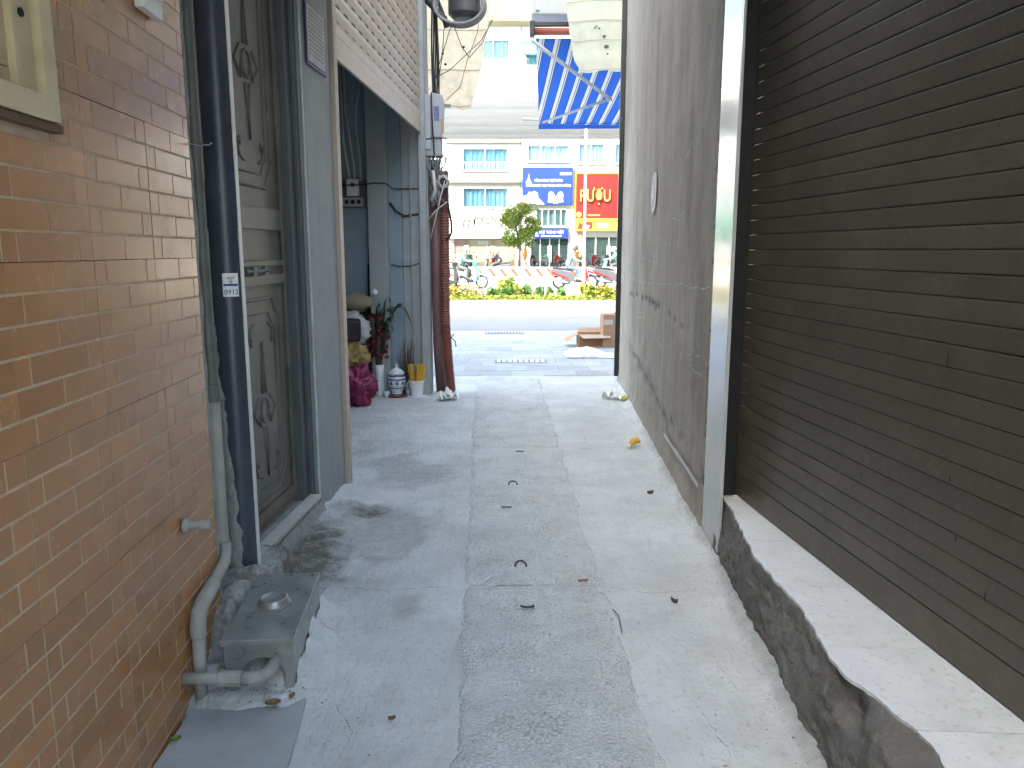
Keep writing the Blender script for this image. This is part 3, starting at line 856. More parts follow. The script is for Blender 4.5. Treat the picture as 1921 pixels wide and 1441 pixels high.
# embossing
def emboss(name, lines, r=0.007, d=0.099):
    m = MB()
    for pts in lines:
        m.tube([(s, d, z) for s, z in pts], r, 6)
    return m.build(name, M_door, dr, smooth=True)
def oct_frame(s0, s1, z0, z1, c):
    return [(s0 + c, z0), (s1 - c, z0), (s1 - c * 0.6, z0 + c * 0.6), (s1, z0 + c), (s1, z1 - c), (s1 - c * 0.6, z1 - c * 0.6), (s1 - c, z1), (s0 + c, z1), (s0, z1 - c), (s0, z0 + c), (s0 + c, z0)]
def diamond(sc_, zc, w, h, gap):
    up = [[(sc_ - w * 0.16, zc + gap), (sc_ - w * 0.05, zc + h * 0.6), (sc_, zc + h), (sc_ + w * 0.05, zc + h * 0.6), (sc_ + w * 0.16, zc + gap)]]
    dn = [[(s, 2 * zc - z) for s, z in up[0]]]
    circ = [[(sc_ + w * 0.34 * math.cos(a), zc + gap * 0.72 * math.sin(a)) for a in [k * math.pi / 9 for k in range(19)]]]
    lf = [[(sc_ - w * 0.5, zc + gap * 0.8), (sc_ - w, zc), (sc_ - w * 0.5, zc - gap * 0.8), (sc_ - w * 0.42, zc - gap * 0.2)]]
    rt = [[(2 * sc_ - s, z) for s, z in lf[0]]]
    return up + dn + circ + lf + rt
SCN = -1.035
emboss('lower_panel_frame', [oct_frame(-1.40, -0.79, 0.29, 1.27, 0.09)], 0.009)
emboss('lower_panel_bead', [oct_frame(-1.33, -0.86, 0.35, 1.20, 0.07)], 0.005)
emboss('lower_ornament', diamond(SCN, 0.725, 0.14, 0.33, 0.085), 0.0075)
emboss('upper_panel_frame', [oct_frame(-1.40, -0.79, 1.80, 2.95, 0.09)], 0.009)
emboss('upper_panel_bead', [oct_frame(-1.33, -0.86, 1.86, 2.88, 0.07)], 0.005)
emboss('upper_ornament', diamond(SCN, 2.345, 0.14, 0.33, 0.085), 0.0075)
cor = []
for (zc, sg) in ((0.42, 1), (1.13, -1), (1.93, 1), (2.8, -1)):
    for sx in (-1, 1):
        s0 = SCN + sx * 0.155
        emboss('corner_scroll', [[(s0 - sx * 0.07, zc - sg * 0.02), (s0 - sx * 0.02, zc), (s0, zc + sg * 0.05), (s0 - sx * 0.025, zc + sg * 0.075), (s0 - sx * 0.03, zc + sg * 0.04)]], 0.007)
e = MB(); e.tube([(-1.23, 0.076, 1.405), (-0.96, 0.074, 1.405)], 0.009, 8); e.tube([(-1.0, 0.07, 1.405), (-1.0, 0.05, 1.40)], 0.006, 6)
e.box(-1.16, -1.12, 0.066, 0.0835, 1.385, 1.424); e.box(-1.02, -0.98, 0.066, 0.0835, 1.385, 1.424)
e.build('bolt', M_frame, dr, angle=40)
e = MB(); e.box(-1.28, -1.235, 0.0975, 0.0992, 1.95, 2.03); e.build('label_scrap', mat('faded_label', (0.38, 0.24, 0.22), 0.8, 0.3, 30), dr)

# door step and plank
e = MB()
e.grid(lambda u, v: (-1.85 + 1.29 * u, -0.055 + 0.05 * v + 0.006 * fbm(u * 9, v, 2), 0.0 + 0.132 * v + 0.004 * fbm(u * 12, 4, v)), 60, 6)
e.box(-1.85, -0.556, 0.0, 0.3, -0.05, 0.131)
e.build('door_step', M_mortar, sh)
e = MB(); e.box(-1.50, -0.60, -0.025, 0.04, 0.1325, 0.153); e.build('step_plank', mat('pale_worn_plank', (0.40, 0.39, 0.35), 0.7, 0.2, 9, streak=0.2), sh, bevel=0.003)
e = MB(); e.box(-1.62, -1.50, -0.02, 0.05, 0.12, 0.17); e.build('rust_bracket', mat('flaking_rust', (0.11, 0.05, 0.03), 0.9, 0.4, 25, 0.003, 60), sh, bevel=0.004)

# wall above the door and near wall behind the downpipe
e = MB(); e.box(-2.1, -0.553, 0.03, 0.3, 3.4, 4.6); e.box(-2.12, -1.63, 0.02, 0.3, -0.05, 3.4); e.build('front_wall', M_jamb, sh)

e = MB(); e.box(-1.9, -0.02, -0.55, 0.028, 3.06, 3.14); e.build('added_door_shade', M_jamb, sh)  # slab above the view, added to dim the door below
# guide rails and jamb
e = MB(); e.box(0.003, 0.030, -0.022, 0.05, 0.0, 4.6); e.box(0.0302, 0.062, 0.0, 0.05, 0.0, 4.6); e.box(0.0622, 0.112, -0.012, 0.05, 0.0, 4.6); e.build('guide_rail', M_beige, sh, bevel=0.003)
e = MB(); e.box(3.19, 3.235, -0.018, 0.05, 0.0, 4.6); e.box(3.2352, 3.262, 0.008, 0.05, 0.0, 4.6); e.box(3.2622, 3.30, -0.012, 0.05, 0.0, 4.6); e.build('guide_rail', M_jamb, sh, bevel=0.003)
e = MB(); e.box(3.302, 3.46, -0.02, 0.25, 0.0, 4.6); e.build('end_jamb', M_jamb, sh, bevel=0.008)

# roller shutter
SA_, SB_ = 0.09, 3.20
e = MB(); e.box(SA_, SB_, 0.045, 0.047, 2.70, 4.75); shut = e.build('roller_shutter', M_dkhole, sh)
e = MB(); e.box(SA_, SB_, 0.020, 0.04, 2.655, 2.795); e.build('bottom_rail', M_rail, shut, bevel=0.003)
e = MB(); e.box(SA_, SB_, 0.023, 0.04, 2.799, 2.862); e.build('bottom_rail', M_rail, shut, bevel=0.003)
e = MB(); e.box(SA_, SB_, 0.024, 0.04, 2.8645, 2.874); e.build('bottom_rail', M_rail, shut)
sl = MB()
PIT, PZ = 0.19, 0.096
n = int((SB_ - SA_) / PIT * 8)
prof = [(0.0, 0.012), (0.02, 0.007), (0.055, 0.0), (0.080, 0.003), (0.0925, 0.009)]
for k in range(n):
    a, c = SA_ + (SB_ - SA_) * k / n, SA_ + (SB_ - SA_) * (k + 1) / n
    lift = 0.013 if (k % 8) in (0, 1, 2) else (0.004 if (k % 8) in (3, 7) else 0.0)
    zs = [prof[0][0] + lift] + [p[0] for p in prof[1:]]
    for j in range(4):
        sl.quad((a, prof[j][1], zs[j]), (c, prof[j][1], zs[j]), (c, prof[j + 1][1], zs[j + 1]), (a, prof[j + 1][1], zs[j + 1]))
    sl.quad((a, 0.022, zs[0] + 0.001), (c, 0.022, zs[0] + 0.001), (c, prof[0][1], zs[0]), (a, prof[0][1], zs[0]))
slm = sl.mesh('slat', M_slat)
for k in range(20):
    o = bpy.data.objects.new('slat', slm); COL.objects.link(o); o.parent = shut
    o.location = (0.0 if k % 2 == 0 else 0.0, 0.022, 2.878 + PZ * k)

# storage room behind the shutter
e = MB(); e.box(0.1, 3.30, 3.4, 3.5, -0.05, 3.6); e.box(0.0, 0.1, 0.47, 3.5, -0.05, 3.6)
e.build('room_wall', M_room, sh)
e = MB(); e.box(3.301, 3.46, 0.252, 3.5, -0.05, 3.6); e.build('room_end_wall', M_room, sh)
e = MB(); e.box(0.0, 3.46, 0.30, 3.5, 3.6, 3.75); e.build('room_ceiling', M_room, sh)
e = MB(); e.box(3.17, 3.299, 0.385, 0.575, -0.02, 3.6); e.build('room_column', M_roomcol, sh, bevel=0.006)
e = MB(); e.box(3.285, 3.2995, 0.06, 0.17, 0.0, 3.5); e.box(3.27, 3.2845, 0.065, 0.075, 0.0, 3.5); e.box(3.27, 3.2845, 0.15, 0.16, 0.0, 3.5); e.build('folded_panel', M_jamb, sh, bevel=0.002)
# upper facade and set-back storeys
e = MB(); e.box(-2.1, 3.46, 0.06, 0.3, 4.62, 5.0); e.build('parapet', M_pillar, sh)
e = MB(); e.box(-14, 3.40, 3.52, 14.0, 0, 5.1); e.box(-14, 3.40, 1.7, 14.0, 5.101, 13.0); e.build('upper_storeys', M_pillar, sh)

# room fittings: conduits, breaker box, wall cables
cn = thing('wall_conduits', 'pale conduits dropping down the storage room wall to a breaker box', 'conduits', FA, FZ)
def R_(px_d): return px_d
W_ = 3.285
e = MB()
e.tube([(W_, 0.80, 3.5), (W_, 0.80, 2.9), (W_ - 0.01, 0.78, 2.75), (W_, 0.73, 2.35), (W_, 0.725, 2.2)], 0.012, 8)
e.build('conduit', M_wcable, cn, smooth=True)
e = MB(); e.tube([(W_, 0.62, 3.5), (W_, 0.64, 3.1), (W_, 0.69, 2.92), (W_, 0.70, 2.75), (W_, 0.665, 2.4), (W_, 0.665, 2.2)], 0.012, 8); e.build('conduit', M_wcable, cn, smooth=True)
e = MB(); e.tube([(W_, 0.84, 3.5), (W_, 0.83, 2.6), (W_, 0.775, 2.2)], 0.011, 8); e.build('conduit', M_wcable, cn, smooth=True)
bk = thing('breaker_box', 'small pale breaker box on a dark board inside the storage room', 'breaker box', FA, FZ)
e = MB(); e.box(3.285, 3.2995, 0.615, 0.86, 1.93, 2.22); e.build('backing_board', mat('dark_board', (0.10, 0.12, 0.13), 0.7), bk)
e = MB(); e.box(3.235, 3.2845, 0.68, 0.80, 2.05, 2.215); e.build('case', M_white, bk, bevel=0.006)
e = MB(); e.box(3.228, 3.2345, 0.72, 0.755, 2.14, 2.175); e.build('switch', M_dkhole, bk)
e = MB(); e.box(3.24, 3.2845, 0.64, 0.85, 1.945, 2.035); e.build('socket_strip', M_greybox, bk, bevel=0.004)
for k in range(3):
    e = MB(); e.lathe([(0.022, 0), (0.022, 0.004), (0.008, 0.005)], (3.2395, 0.68 + 0.062 * k, 1.99), 12, Matrix.Rotation(R(-90), 4, 'Y')); e.build('socket', M_dkhole, bk)
for (pts, r, lab) in (([(W_, 0.88, 2.16), (3.15, 0.62, 2.15), (3.16, 0.48, 2.17), (3.158, 0.38, 2.165), (W_, 0.33, 2.12), (W_, 0.06, 2.12)], 0.007, 'thin dark cable running level across the storage room wall and column'),
                      ([(W_, 0.37, 1.98), (W_, 0.31, 1.9), (W_, 0.22, 1.85), (W_, 0.06, 1.87)], 0.013, 'thick black cable sagging between column and room jamb'),
                      ([(W_, 0.37, 1.36), (W_, 0.30, 1.34), (W_, 0.15, 1.345), (W_, 0.06, 1.38)], 0.006, 'lowest thin cable strung on the pale blue wall behind plants')):
    e = MB(); e.tube([F(*p) for p in pts], r, 6); tag(e.build('wall_cable', M_cable, smooth=True), lab, 'cable')

# notice plaque on the pillar
pq = thing('notice_plaque', 'white printed notice with navy edge on the blue-grey pillar', 'plaque', FA, FZ)
e = MB(); e.box(-0.475, -0.115, -0.012, -0.0045, 2.475, 2.79); e.build('backing', mat('navy_plaque', (0.02, 0.028, 0.11), 0.4), pq, bevel=0.002)
e = MB(); e.box(-0.462, -0.155, -0.016, -0.0125, 2.492, 2.778); e.build('sheet', mat('pale_notice', (0.42, 0.42, 0.43), 0.6, 0.2, 9), pq)
random.seed(5)
e = MB()
for k in range(11):
    z = 2.755 - 0.022 * k
    x = -0.44
    while x < -0.19:
        w_ = random.uniform(0.008, 0.03)
        e.box(x, min(x + w_, -0.175), -0.0166, -0.0161, z - 0.005, z + 0.004); x += w_ + 0.008
e.build('print_lines', mat('grey_print', (0.2, 0.2, 0.24), 0.7), pq)

# ------------------------------------------------------------------ things stored in the room
def roomthing(name, label, cat, x, y): return thing(name, label, cat, (x, y, 0))
o = blob((-1.52, 7.42, 0.19), (0.21, 0.17, 0.24), 3, 0.26, 2.0, 4, -0.18, 0.8).build('sack', mat('crimson_plastic', (0.22, 0.02, 0.075), 0.35, 0.3, 9), None, smooth=True)
tag(o, 'crumpled crimson plastic sack slumped on the storage room floor', 'sack')
o = blob((-1.62, 7.60, 0.45), (0.20, 0.17, 0.2), 8, 0.2, 2.3, 4, None, 0.6).build('sack', mat('straw_net', (0.36, 0.27, 0.10), 0.85, 0.35, 26, 0.006, 60), None, smooth=True)
tag(o, 'straw-yellow woven sack resting above the crimson sack', 'sack')
e = blob((-1.80, 7.9, 0.2), (0.3, 0.26, 0.28), 5, 0.2, 2, 3, -0.2, 0.1); o = e.build('sack', mat('dark_grey_cloth', (0.08, 0.08, 0.085), 0.9, 0.3, 9), None, smooth=True)
tag(o, 'dark grey sack bearing the load at the bottom of the pile', 'sack')
o = blob((-1.60, 7.70, 0.72), (0.17, 0.15, 0.19), 15, 0.2, 2.6, 4, None, 0.3).build('bag', mat('clear_white_bag', (0.42, 0.43, 0.44), 0.3, 0.2, 12), None, smooth=True)
tag(o, 'white plastic bag stuffed on the yellow sack', 'bag')
e = MB(); e.box(-0.13, 0.12, -0.12, 0.1, -0.1, 0.11)
o = e.build('crate', mat('black_plastic', (0.006, 0.0065, 0.008), 0.5), None, bevel=0.02); o.location = (-1.62, 7.56, 0.73); o.rotation_euler = (0.05, 0.03, 0.25)
tag(o, 'black plastic crate lying in front of the white bag', 'crate')
o = blob((-1.62, 7.86, 0.98), (0.2, 0.16, 0.11), 21, 0.15, 2.5, 3, None, 0.2).build('bag', mat('olive_beige_cloth', (0.20, 0.18, 0.135), 0.9, 0.2, 9), None, smooth=True)
tag(o, 'olive-beige cloth bundle on top of the pile', 'bundle')
e = MB(); e.tube([(-1.475, 7.93, 0.0), (-1.47, 8.0, 1.36)], 0.016, 8); o = e.build('pole', M_black, None, smooth=True); tag(o, 'thin black pole leaning on the storage room column', 'pole')
e = blob((-1.41, 7.92, 1.08), (0.03, 0.03, 0.035), 2, 0.1, 2, 2); o = e.build('hanging_knob', M_paper, None, smooth=True); tag(o, 'small white ball hanging beside the black pole', 'ball')

def arch_leaf(m, base, az, length, h, width, droop=0.4):
    d = Vector((math.cos(az), math.sin(az), 0)); w = Vector((-math.sin(az) * 0.6, math.cos(az) * 0.6, 0.75)).normalized()
    def fn(u, v):
        p = Vector(base) + d * (length * u) + Vector((0, 0, h * math.sin(u * (math.pi * (0.5 + droop)) ) ))
        ww = width * math.sin(math.pi * (0.08 + 0.9 * u)) ** 0.8
        return p + w * (v - 0.5) * ww + Vector((0, 0, abs(v - 0.5) * ww * 0.4))
    m.grid(fn, 9, 2)
M_dkleaf = mat('dark_strap_leaf', (0.025, 0.045, 0.02), 0.4, 0.3, 14)
M_redfl = mat('deep_red_flower', (0.13, 0.012, 0.015), 0.6, 0.35, 20)
fv = roomthing('flower_vase', 'tall white vase of dark strap leaves and deep red flowers', 'flower vase', -1.385, 7.93)
e = MB(); e.lathe([(0.04, 0.0), (0.05, 0.02), (0.043, 0.12), (0.038, 0.2), (0.05, 0.33), (0.046, 0.33), (0.03, 0.2)], seg=20); e.build('vase', M_white, fv, smooth=True)
e = MB()
random.seed(21)
for k in range(30):
    arch_leaf(e, (random.uniform(-.02, .02), random.uniform(-.02, .02), 0.32), random.uniform(0, 6.28), random.uniform(0.08, 0.22), random.uniform(0.35, 0.66), 0.07, random.uniform(0.0, 0.25))
arch_leaf(e, (0.01, 0, 0.34), -0.1, 0.36, 0.60, 0.06, 0.3)
arch_leaf(e, (0.0, 0, 0.34), 0.2, 0.14, 0.66, 0.10, 0.05)
arch_leaf(e, (0.0, 0, 0.34), 2.9, 0.16, 0.64, 0.10, 0.1); arch_leaf(e, (0.0, 0, 0.34), 3.4, 0.2, 0.52, 0.09, 0.15); arch_leaf(e, (0.02, 0, 0.34), -0.5, 0.1, 0.68, 0.09, 0.02)
e.build('strap_leaves', M_dkleaf, fv, smooth=True)
e = MB()
for k in range(90):
    a, r, z = random.uniform(0, 6.28), random.uniform(0.0, 0.12), random.uniform(0.42, 0.86)
    c_ = Vector((r * math.cos(a), r * math.sin(a) - 0.03, z)); ax = Vector((random.uniform(-1, 1), -1.2, random.uniform(-.6, .8))).normalized(); u_ = ax.orthogonal().normalized(); w2 = ax.cross(u_)
    for j in range(5):
        an = j * 1.257 + a; dirp = u_ * math.cos(an) + w2 * math.sin(an); sd = ax.cross(dirp); ln = random.uniform(0.02, 0.034)
        e.add([c_, c_ + dirp * ln * 0.6 + sd * ln * 0.4 + ax * 0.006, c_ + dirp * ln + ax * 0.012, c_ + dirp * ln * 0.6 - sd * ln * 0.4 + ax * 0.006], [(0, 1, 2, 3)])
e.build('red_flowers', M_redfl, fv, smooth=True)['kind'] = 'stuff'

jar = roomthing('lidded_jar', 'blue and white porcelain jar with pointed lid on a saucer', 'jar', -1.20, 7.88)
M_porc = mat('white_porcelain', (0.62, 0.66, 0.70), 0.15, 0.08, 20); M_cobalt = mat('cobalt_glaze', (0.03, 0.06, 0.22), 0.15, 0.3, 30)
e = MB(); e.lathe([(0.095, 0.0), (0.11, 0.012), (0.105, 0.018), (0.0, 0.016)], seg=24); e.build('saucer', mat('red_lacquer', (0.2, 0.05, 0.03), 0.3), jar, smooth=True)
e = MB(); e.lathe([(0.055, 0.018), (0.062, 0.03), (0.055, 0.05), (0.078, 0.10), (0.092, 0.15), (0.095, 0.19), (0.085, 0.225), (0.06, 0.24)], seg=24); e.build('body', M_porc, jar, smooth=True)
for (r, z, t_) in ((0.0965, 0.19, 0.006), (0.079, 0.10, 0.005), (0.063, 0.03, 0.004), (0.0865, 0.224, 0.006)):
    e = MB(); e.tube([(r * math.cos(a), r * math.sin(a), z) for a in [k * math.pi / 12 for k in range(25)]], t_, 6); e.build('glaze_band', M_cobalt, jar, smooth=True)
e = MB()
for k in range(9):
    a = k * 2 * math.pi / 9
    bz = blob((0.09 * math.cos(a), 0.09 * math.sin(a), 0.15), (0.013, 0.013, 0.02), k, 0.4, 3, 1); e.add(bz.v, bz.f)
e.build('painted_motif', M_cobalt, jar, smooth=True)
e = MB(); e.lathe([(0.09, 0.24), (0.078, 0.262), (0.05, 0.285), (0.022, 0.30), (0.012, 0.315), (0.016, 0.33), (0.0, 0.355)], seg=24); e.build('lid', M_porc, jar, smooth=True)
for (x, y, lab) in ((-1.30, 7.83, 'small white cup left of the blue and white jar'), (-1.085, 7.95, 'small white cup between jar and incense pot')):
    c_ = roomthing('cup', lab, 'cup', x, y)
    e = MB(); e.lathe([(0.02, 0.0), (0.028, 0.02), (0.034, 0.06), (0.03, 0.06), (0.018, 0.01)], seg=16); e.build('bowl', M_porc, c_, smooth=True)
    e = MB(); e.lathe([(0.024, 0.0), (0.024, 0.006)], seg=16); e.build('foot', M_porc, c_, smooth=True)
ip = roomthing('incense_pot', 'white plastic pot packed with yellow incense sticks on a saucer', 'pot', -0.99, 7.86)
e = MB(); e.lathe([(0.095, 0.0), (0.10, 0.012), (0.09, 0.013), (0.0, 0.01)], seg=24); e.build('saucer', M_white, ip, smooth=True)
e = MB(); e.lathe([(0.062, 0.013), (0.082, 0.17), (0.086, 0.17), (0.086, 0.18), (0.078, 0.18), (0.06, 0.03)], seg=24); e.build('pot', M_white, ip, angle=40)
stk_m = MB(); stk_m.box(-0.010, 0.010, -0.010, 0.010, 0, 0.27); sm = stk_m.mesh('stick', mat('yellow_incense', (0.55, 0.33, 0.03), 0.7, 0.15, 20, rand=0.2))
random.seed(4)
for k in range(22):
    o = bpy.data.objects.new('stick', sm); COL.objects.link(o); o.parent = ip
    a, r = random.uniform(0, 6.28), 0.055 * math.sqrt(random.random())
    o.location = (r * math.cos(a), r * math.sin(a), 0.06 + random.uniform(-0.01, 0.02)); o.rotation_euler = (-r * 3 * math.sin(a), r * 3 * math.cos(a), random.uniform(0, 1.5))
tb = roomthing('dry_twigs', 'bundle of dry grey twigs standing behind the porcelain jar', 'twigs', -1.10, 8.02)
e = MB()
for k in range(46):
    a, sp = random.uniform(0, 6.28), random.uniform(0.02, 0.13)
    h = random.uniform(0.3, 0.62)
    p = [(0.02 * math.cos(a), 0.02 * math.sin(a), 0.0)]
    for j in range(1, 5):
        p.append((sp * (j / 4) ** 1.4 * math.cos(a) + random.uniform(-.015, .015), min(0.06, sp * 0.5 * (j / 4) * math.sin(a)), h * j / 4))
    e.tube(p, [0.004, 0.0035, 0.003, 0.0025, 0.0015], 4, False)
e.build('twig_bundle', mat('grey_brown_twig', (0.13, 0.09, 0.075), 0.9, 0.3, 30), tb)
e = MB(); e.lathe([(0.05, 0), (0.06, 0.14), (0.055, 0.14), (0.045, 0.02)], seg=16); e.build('holder', M_greybox, tb, smooth=True)
e = MB(); e.tube([(-1.26, 6.85, 0.006), (-1.15, 6.83, 0.006)], 0.006, 6); o = e.build('paper_roll', M_paper); tag(o, 'thin white rolled paper on the floor before the crimson sack', 'paper')

# ------------------------------------------------------------------ meter box, conduits and cables at the mouth, left
me_ = thing('electric_meter', 'grey electric meter box strapped to the jamb at the alley mouth', 'electric meter', (-0.79, 8.12, 0), R(4))
e = MB(); e.box(-0.105, -0.03, -0.12, 0.1, 2.50, 3.03); e.build('back_case', M_greybox, me_, bevel=0.008)
prof = [(-0.029, 2.62), (0.075, 2.62), (0.098, 2.70), (0.108, 2.95), (0.09, 3.03), (-0.029, 3.055)]
e = MB(); e.prism([(x, z) for x, z in prof], -0.105, 0.09); e.build('cover', M_greybox, me_, bevel=0.012)
e = MB(); e.box(-0.10, 0.085, -0.10, 0.085, 2.44, 2.617); e.build('terminal_cover', mat('smoky_plastic', (0.30, 0.31, 0.32), 0.25, 0.2, 12), me_, bevel=0.015)
e = MB(); e.box(0.0, 0.055, -0.1068, -0.1055, 2.78, 2.92); e.build('printed_label', mat('violet_print', (0.16, 0.15, 0.33), 0.6, 0.5, 40), me_)
e = MB(); e.box(0.07, 0.10, -0.108, -0.1056, 2.66, 2.80); e.build('seal_tag', mat('tan_tag', (0.42, 0.28, 0.18), 0.7), me_)
e = MB(); e.tube([(-0.115, -0.123, 2.60), (0.09, -0.112, 2.615), (0.125, -0.1, 2.61)], 0.006, 6); e.tube([(-0.02, -0.115, 3.05), (-0.015, -0.125, 2.8), (0.0, -0.12, 2.45)], 0.0075, 6); e.build('tie_wire', M_cable, me_, smooth=True)
e = MB(); e.box(0.1, 0.17, 0.0, 0.03, 2.93, 2.96); e.build('bracket', M_gcable, me_)

rp = thing('corrugated_conduit', 'red-brown corrugated conduit standing at the alley mouth by the jamb', 'conduit')
path = [(-0.70, 8.14, 2.30), (-0.695, 8.13, 1.9), (-0.70, 8.12, 1.3), (-0.70, 8.10, 0.75), (-0.675, 8.08, 0.35), (-0.645, 8.06, 0.0)]
def lerp_path(path, t):
    t = max(0, min(0.99999, t)) * (len(path) - 1); i = int(t); f = t - i
    return Vector(path[i]).lerp(Vector(path[i + 1]), f)
e = MB()
pts, rr = [], []
for k in range(421):
    pts.append(lerp_path(path, k / 420)); rr.append(0.052 if k % 4 in (0, 1) else 0.043)
e.tube(pts, rr, 14); e.build('sleeve', M_ruddy, rp, angle=60)
e = MB(); e.tube([(-0.71, 8.06, 0.62), (-0.64, 8.05, 0.60), (-0.60, 8.06, 0.56), (-0.59, 8.06, 0.5)], 0.006, 5); e.tube([(-0.64, 8.05, 0.6), (-0.605, 8.05, 0.64)], 0.005, 5); e.build('tie', M_ruddy, rp, smooth=True)
sp_ = thing('brown_pipe', 'smooth dull brown pipe behind the red corrugated conduit', 'pipe')
e = MB(); e.tube([(-0.80, 8.22, 2.4), (-0.795, 8.2, 1.2), (-0.79, 8.2, 0.5), (-0.76, 8.18, 0.0)], 0.058, 16); e.build('pipe', M_maroon, sp_, smooth=True)
e = MB(); e.tube([(-0.80, 8.2, 2.38), (-0.80, 8.2, 2.42)], 0.064, 16); e.build('rim', M_maroon, sp_)

wb = thing('wire_bundle', 'tangle of grey wires hanging under the electric meter', 'wires')
random.seed(31)
e = MB()
for k in range(14):
    x0 = -0.86 + 0.016 * k
    p = [(x0, 8.06, 2.46)]
    for j in range(1, 6):
        p.append((x0 * 0.5 + -0.76 * 0.5 + random.uniform(-.05, .05), 8.05 + random.uniform(-.03, .03), 2.46 - 0.1 * j + random.uniform(-.02, .02)))
    e.tube(p, random.choice([0.004, 0.006, 0.008]), 5)
e.build('loose_wires', M_gcable, wb, smooth=True)
e = MB()
for k in range(10):
    c = Vector((-0.70, 8.02, 2.19)); a0 = random.uniform(0, 6)
    e.tube([c + Vector((0.055 * math.cos(a0 + j * 0.6) * random.uniform(.6, 1.2), random.uniform(-.03, .03), 0.06 * math.sin(a0 + j * 0.6) * random.uniform(.6, 1.2))) for j in range(9)], 0.006, 5)
e.build('wire_knot', M_wcable, wb, smooth=True)
e = MB(); e.tube([(-0.86, 8.0, 1.80), (-0.78, 8.0, 1.9), (-0.66, 8.02, 1.99)], 0.006, 5); e.tube([(-0.84, 8.0, 1.6), (-0.76, 8.0, 1.9), (-0.68, 8.0, 2.2)], 0.006, 5); e.tube([(-0.83, 8.05, 2.0), (-0.78, 8.03, 2.1), (-0.80, 8.03, 2.3)], 0.02, 6); e.build('string', M_wcable, wb, smooth=True)
e = MB(); e.tube([(-0.675, 8.05, 2.3), (-0.66, 8.05, 2.0), (-0.625, 8.05, 1.80), (-0.62, 8.05, 1.69), (-0.65, 8.06, 1.63), (-0.70, 8.1, 1.60)], 0.011, 8)
o = e.build('cable_loop', M_cable, smooth=True); tag(o, 'thick black cable looping out from the top of the corrugated conduit', 'cable')
# cables on the jamb above the meter
e = MB()
for k in range(5):
    x = -0.80 + 0.014 * k
    e.tube([(x + 0.006 * math.sin(z * 5 + k), 8.16 + 0.01 * math.cos(z * 3 + k), z) for z in [3.0 + 0.1 * j for j in range(17)]], 0.009, 5)
o = e.build('riser_cables', M_cable, smooth=True); tag(o, 'bundle of black cables climbing the jamb above the electric meter', 'cables')
# coil
e = MB()
cc = Vector((-0.52, 8.0, 3.86))
for k in range(3):
    e.tube([cc + Vector((0.24 * math.cos(a) + 0.01 * k, 0.02 * k, (0.17 + 0.012 * k) * math.sin(a))) for a in [R(150 + 250 * j / 26) for j in range(27)]], 0.016, 7)
o = e.build('cable_coil', M_gcable, smooth=True); tag(o, 'thick grey cable coil hung high at the alley mouth', 'cable coil')
e = MB(); e.lathe([(0.0, -0.06), (0.11, -0.05), (0.16, 0.0), (0.16, 0.2), (0.0, 0.22)], seg=20)
o = e.build('splice_case', mat('dark_grey_rubber', (0.05, 0.055, 0.06), 0.5, 0.2, 8), angle=40); o.location = (-0.47, 8.1, 3.80); tag(o, 'dark rounded cable splice case above the grey coil', 'splice case')
e = MB(); e.tube([(-0.86, 8.1, 3.95), (-0.74, 8.05, 3.82), (-0.66, 8.02, 3.74), (-0.64, 8.02, 3.66)], 0.03, 8); e.tube([(-0.80, 8.1, 4.1), (-0.68, 8.05, 3.80), (-0.66, 8.0, 3.70)], 0.018, 8)
o = e.build('cable_bracket', M_cable, smooth=True); tag(o, 'black bracket and cable stub carrying the grey coil', 'bracket')
wires = [([(-0.66, 8.0, 3.7), (-0.69, 8.05, 3.4), (-0.78, 8.1, 2.95)], 'thin wire running straight down the left pale canopy'),
         ([(-0.60, 8.0, 3.66), (-0.72, 8.0, 3.3), (-0.80, 8.05, 3.05)], 'second thin wire fanning down beside the jamb'),
         ([(0.28, 9.0, 4.9), (-0.30, 8.4, 3.65), (-0.62, 8.1, 3.28), (-0.80, 8.05, 3.18)], 'long thin wire sagging from upper right to the jamb'),
         ([(-0.22, 9.0, 4.9), (-0.36, 8.4, 3.7), (-0.45, 8.2, 3.4), (-0.52, 8.1, 3.12), (-0.66, 8.05, 2.98)], 'reddish thin wire hanging at the edge of left canopy'),
         ([(-0.58, 8.0, 3.7), (-0.50, 8.1, 3.5), (-0.43, 8.2, 3.42), (-0.30, 8.4, 3.62), (-0.1, 9.0, 4.3)], 'thin wire dipping in a V before the white building')]
for pts, lab in wires:
    e = MB(); n = 20
    sm_ = []
    for k in range(n + 1):
        p = lerp_path(pts, k / n); sm_.append(p)
    e.tube(sm_, 0.0042, 5)
    o = e.build('overhead_wire', mat('reddish_wire', (0.3, 0.13, 0.1), 0.6) if 'reddish' in lab else M_cable, smooth=True); tag(o, lab, 'wire', 'loose wires at the alley mouth')

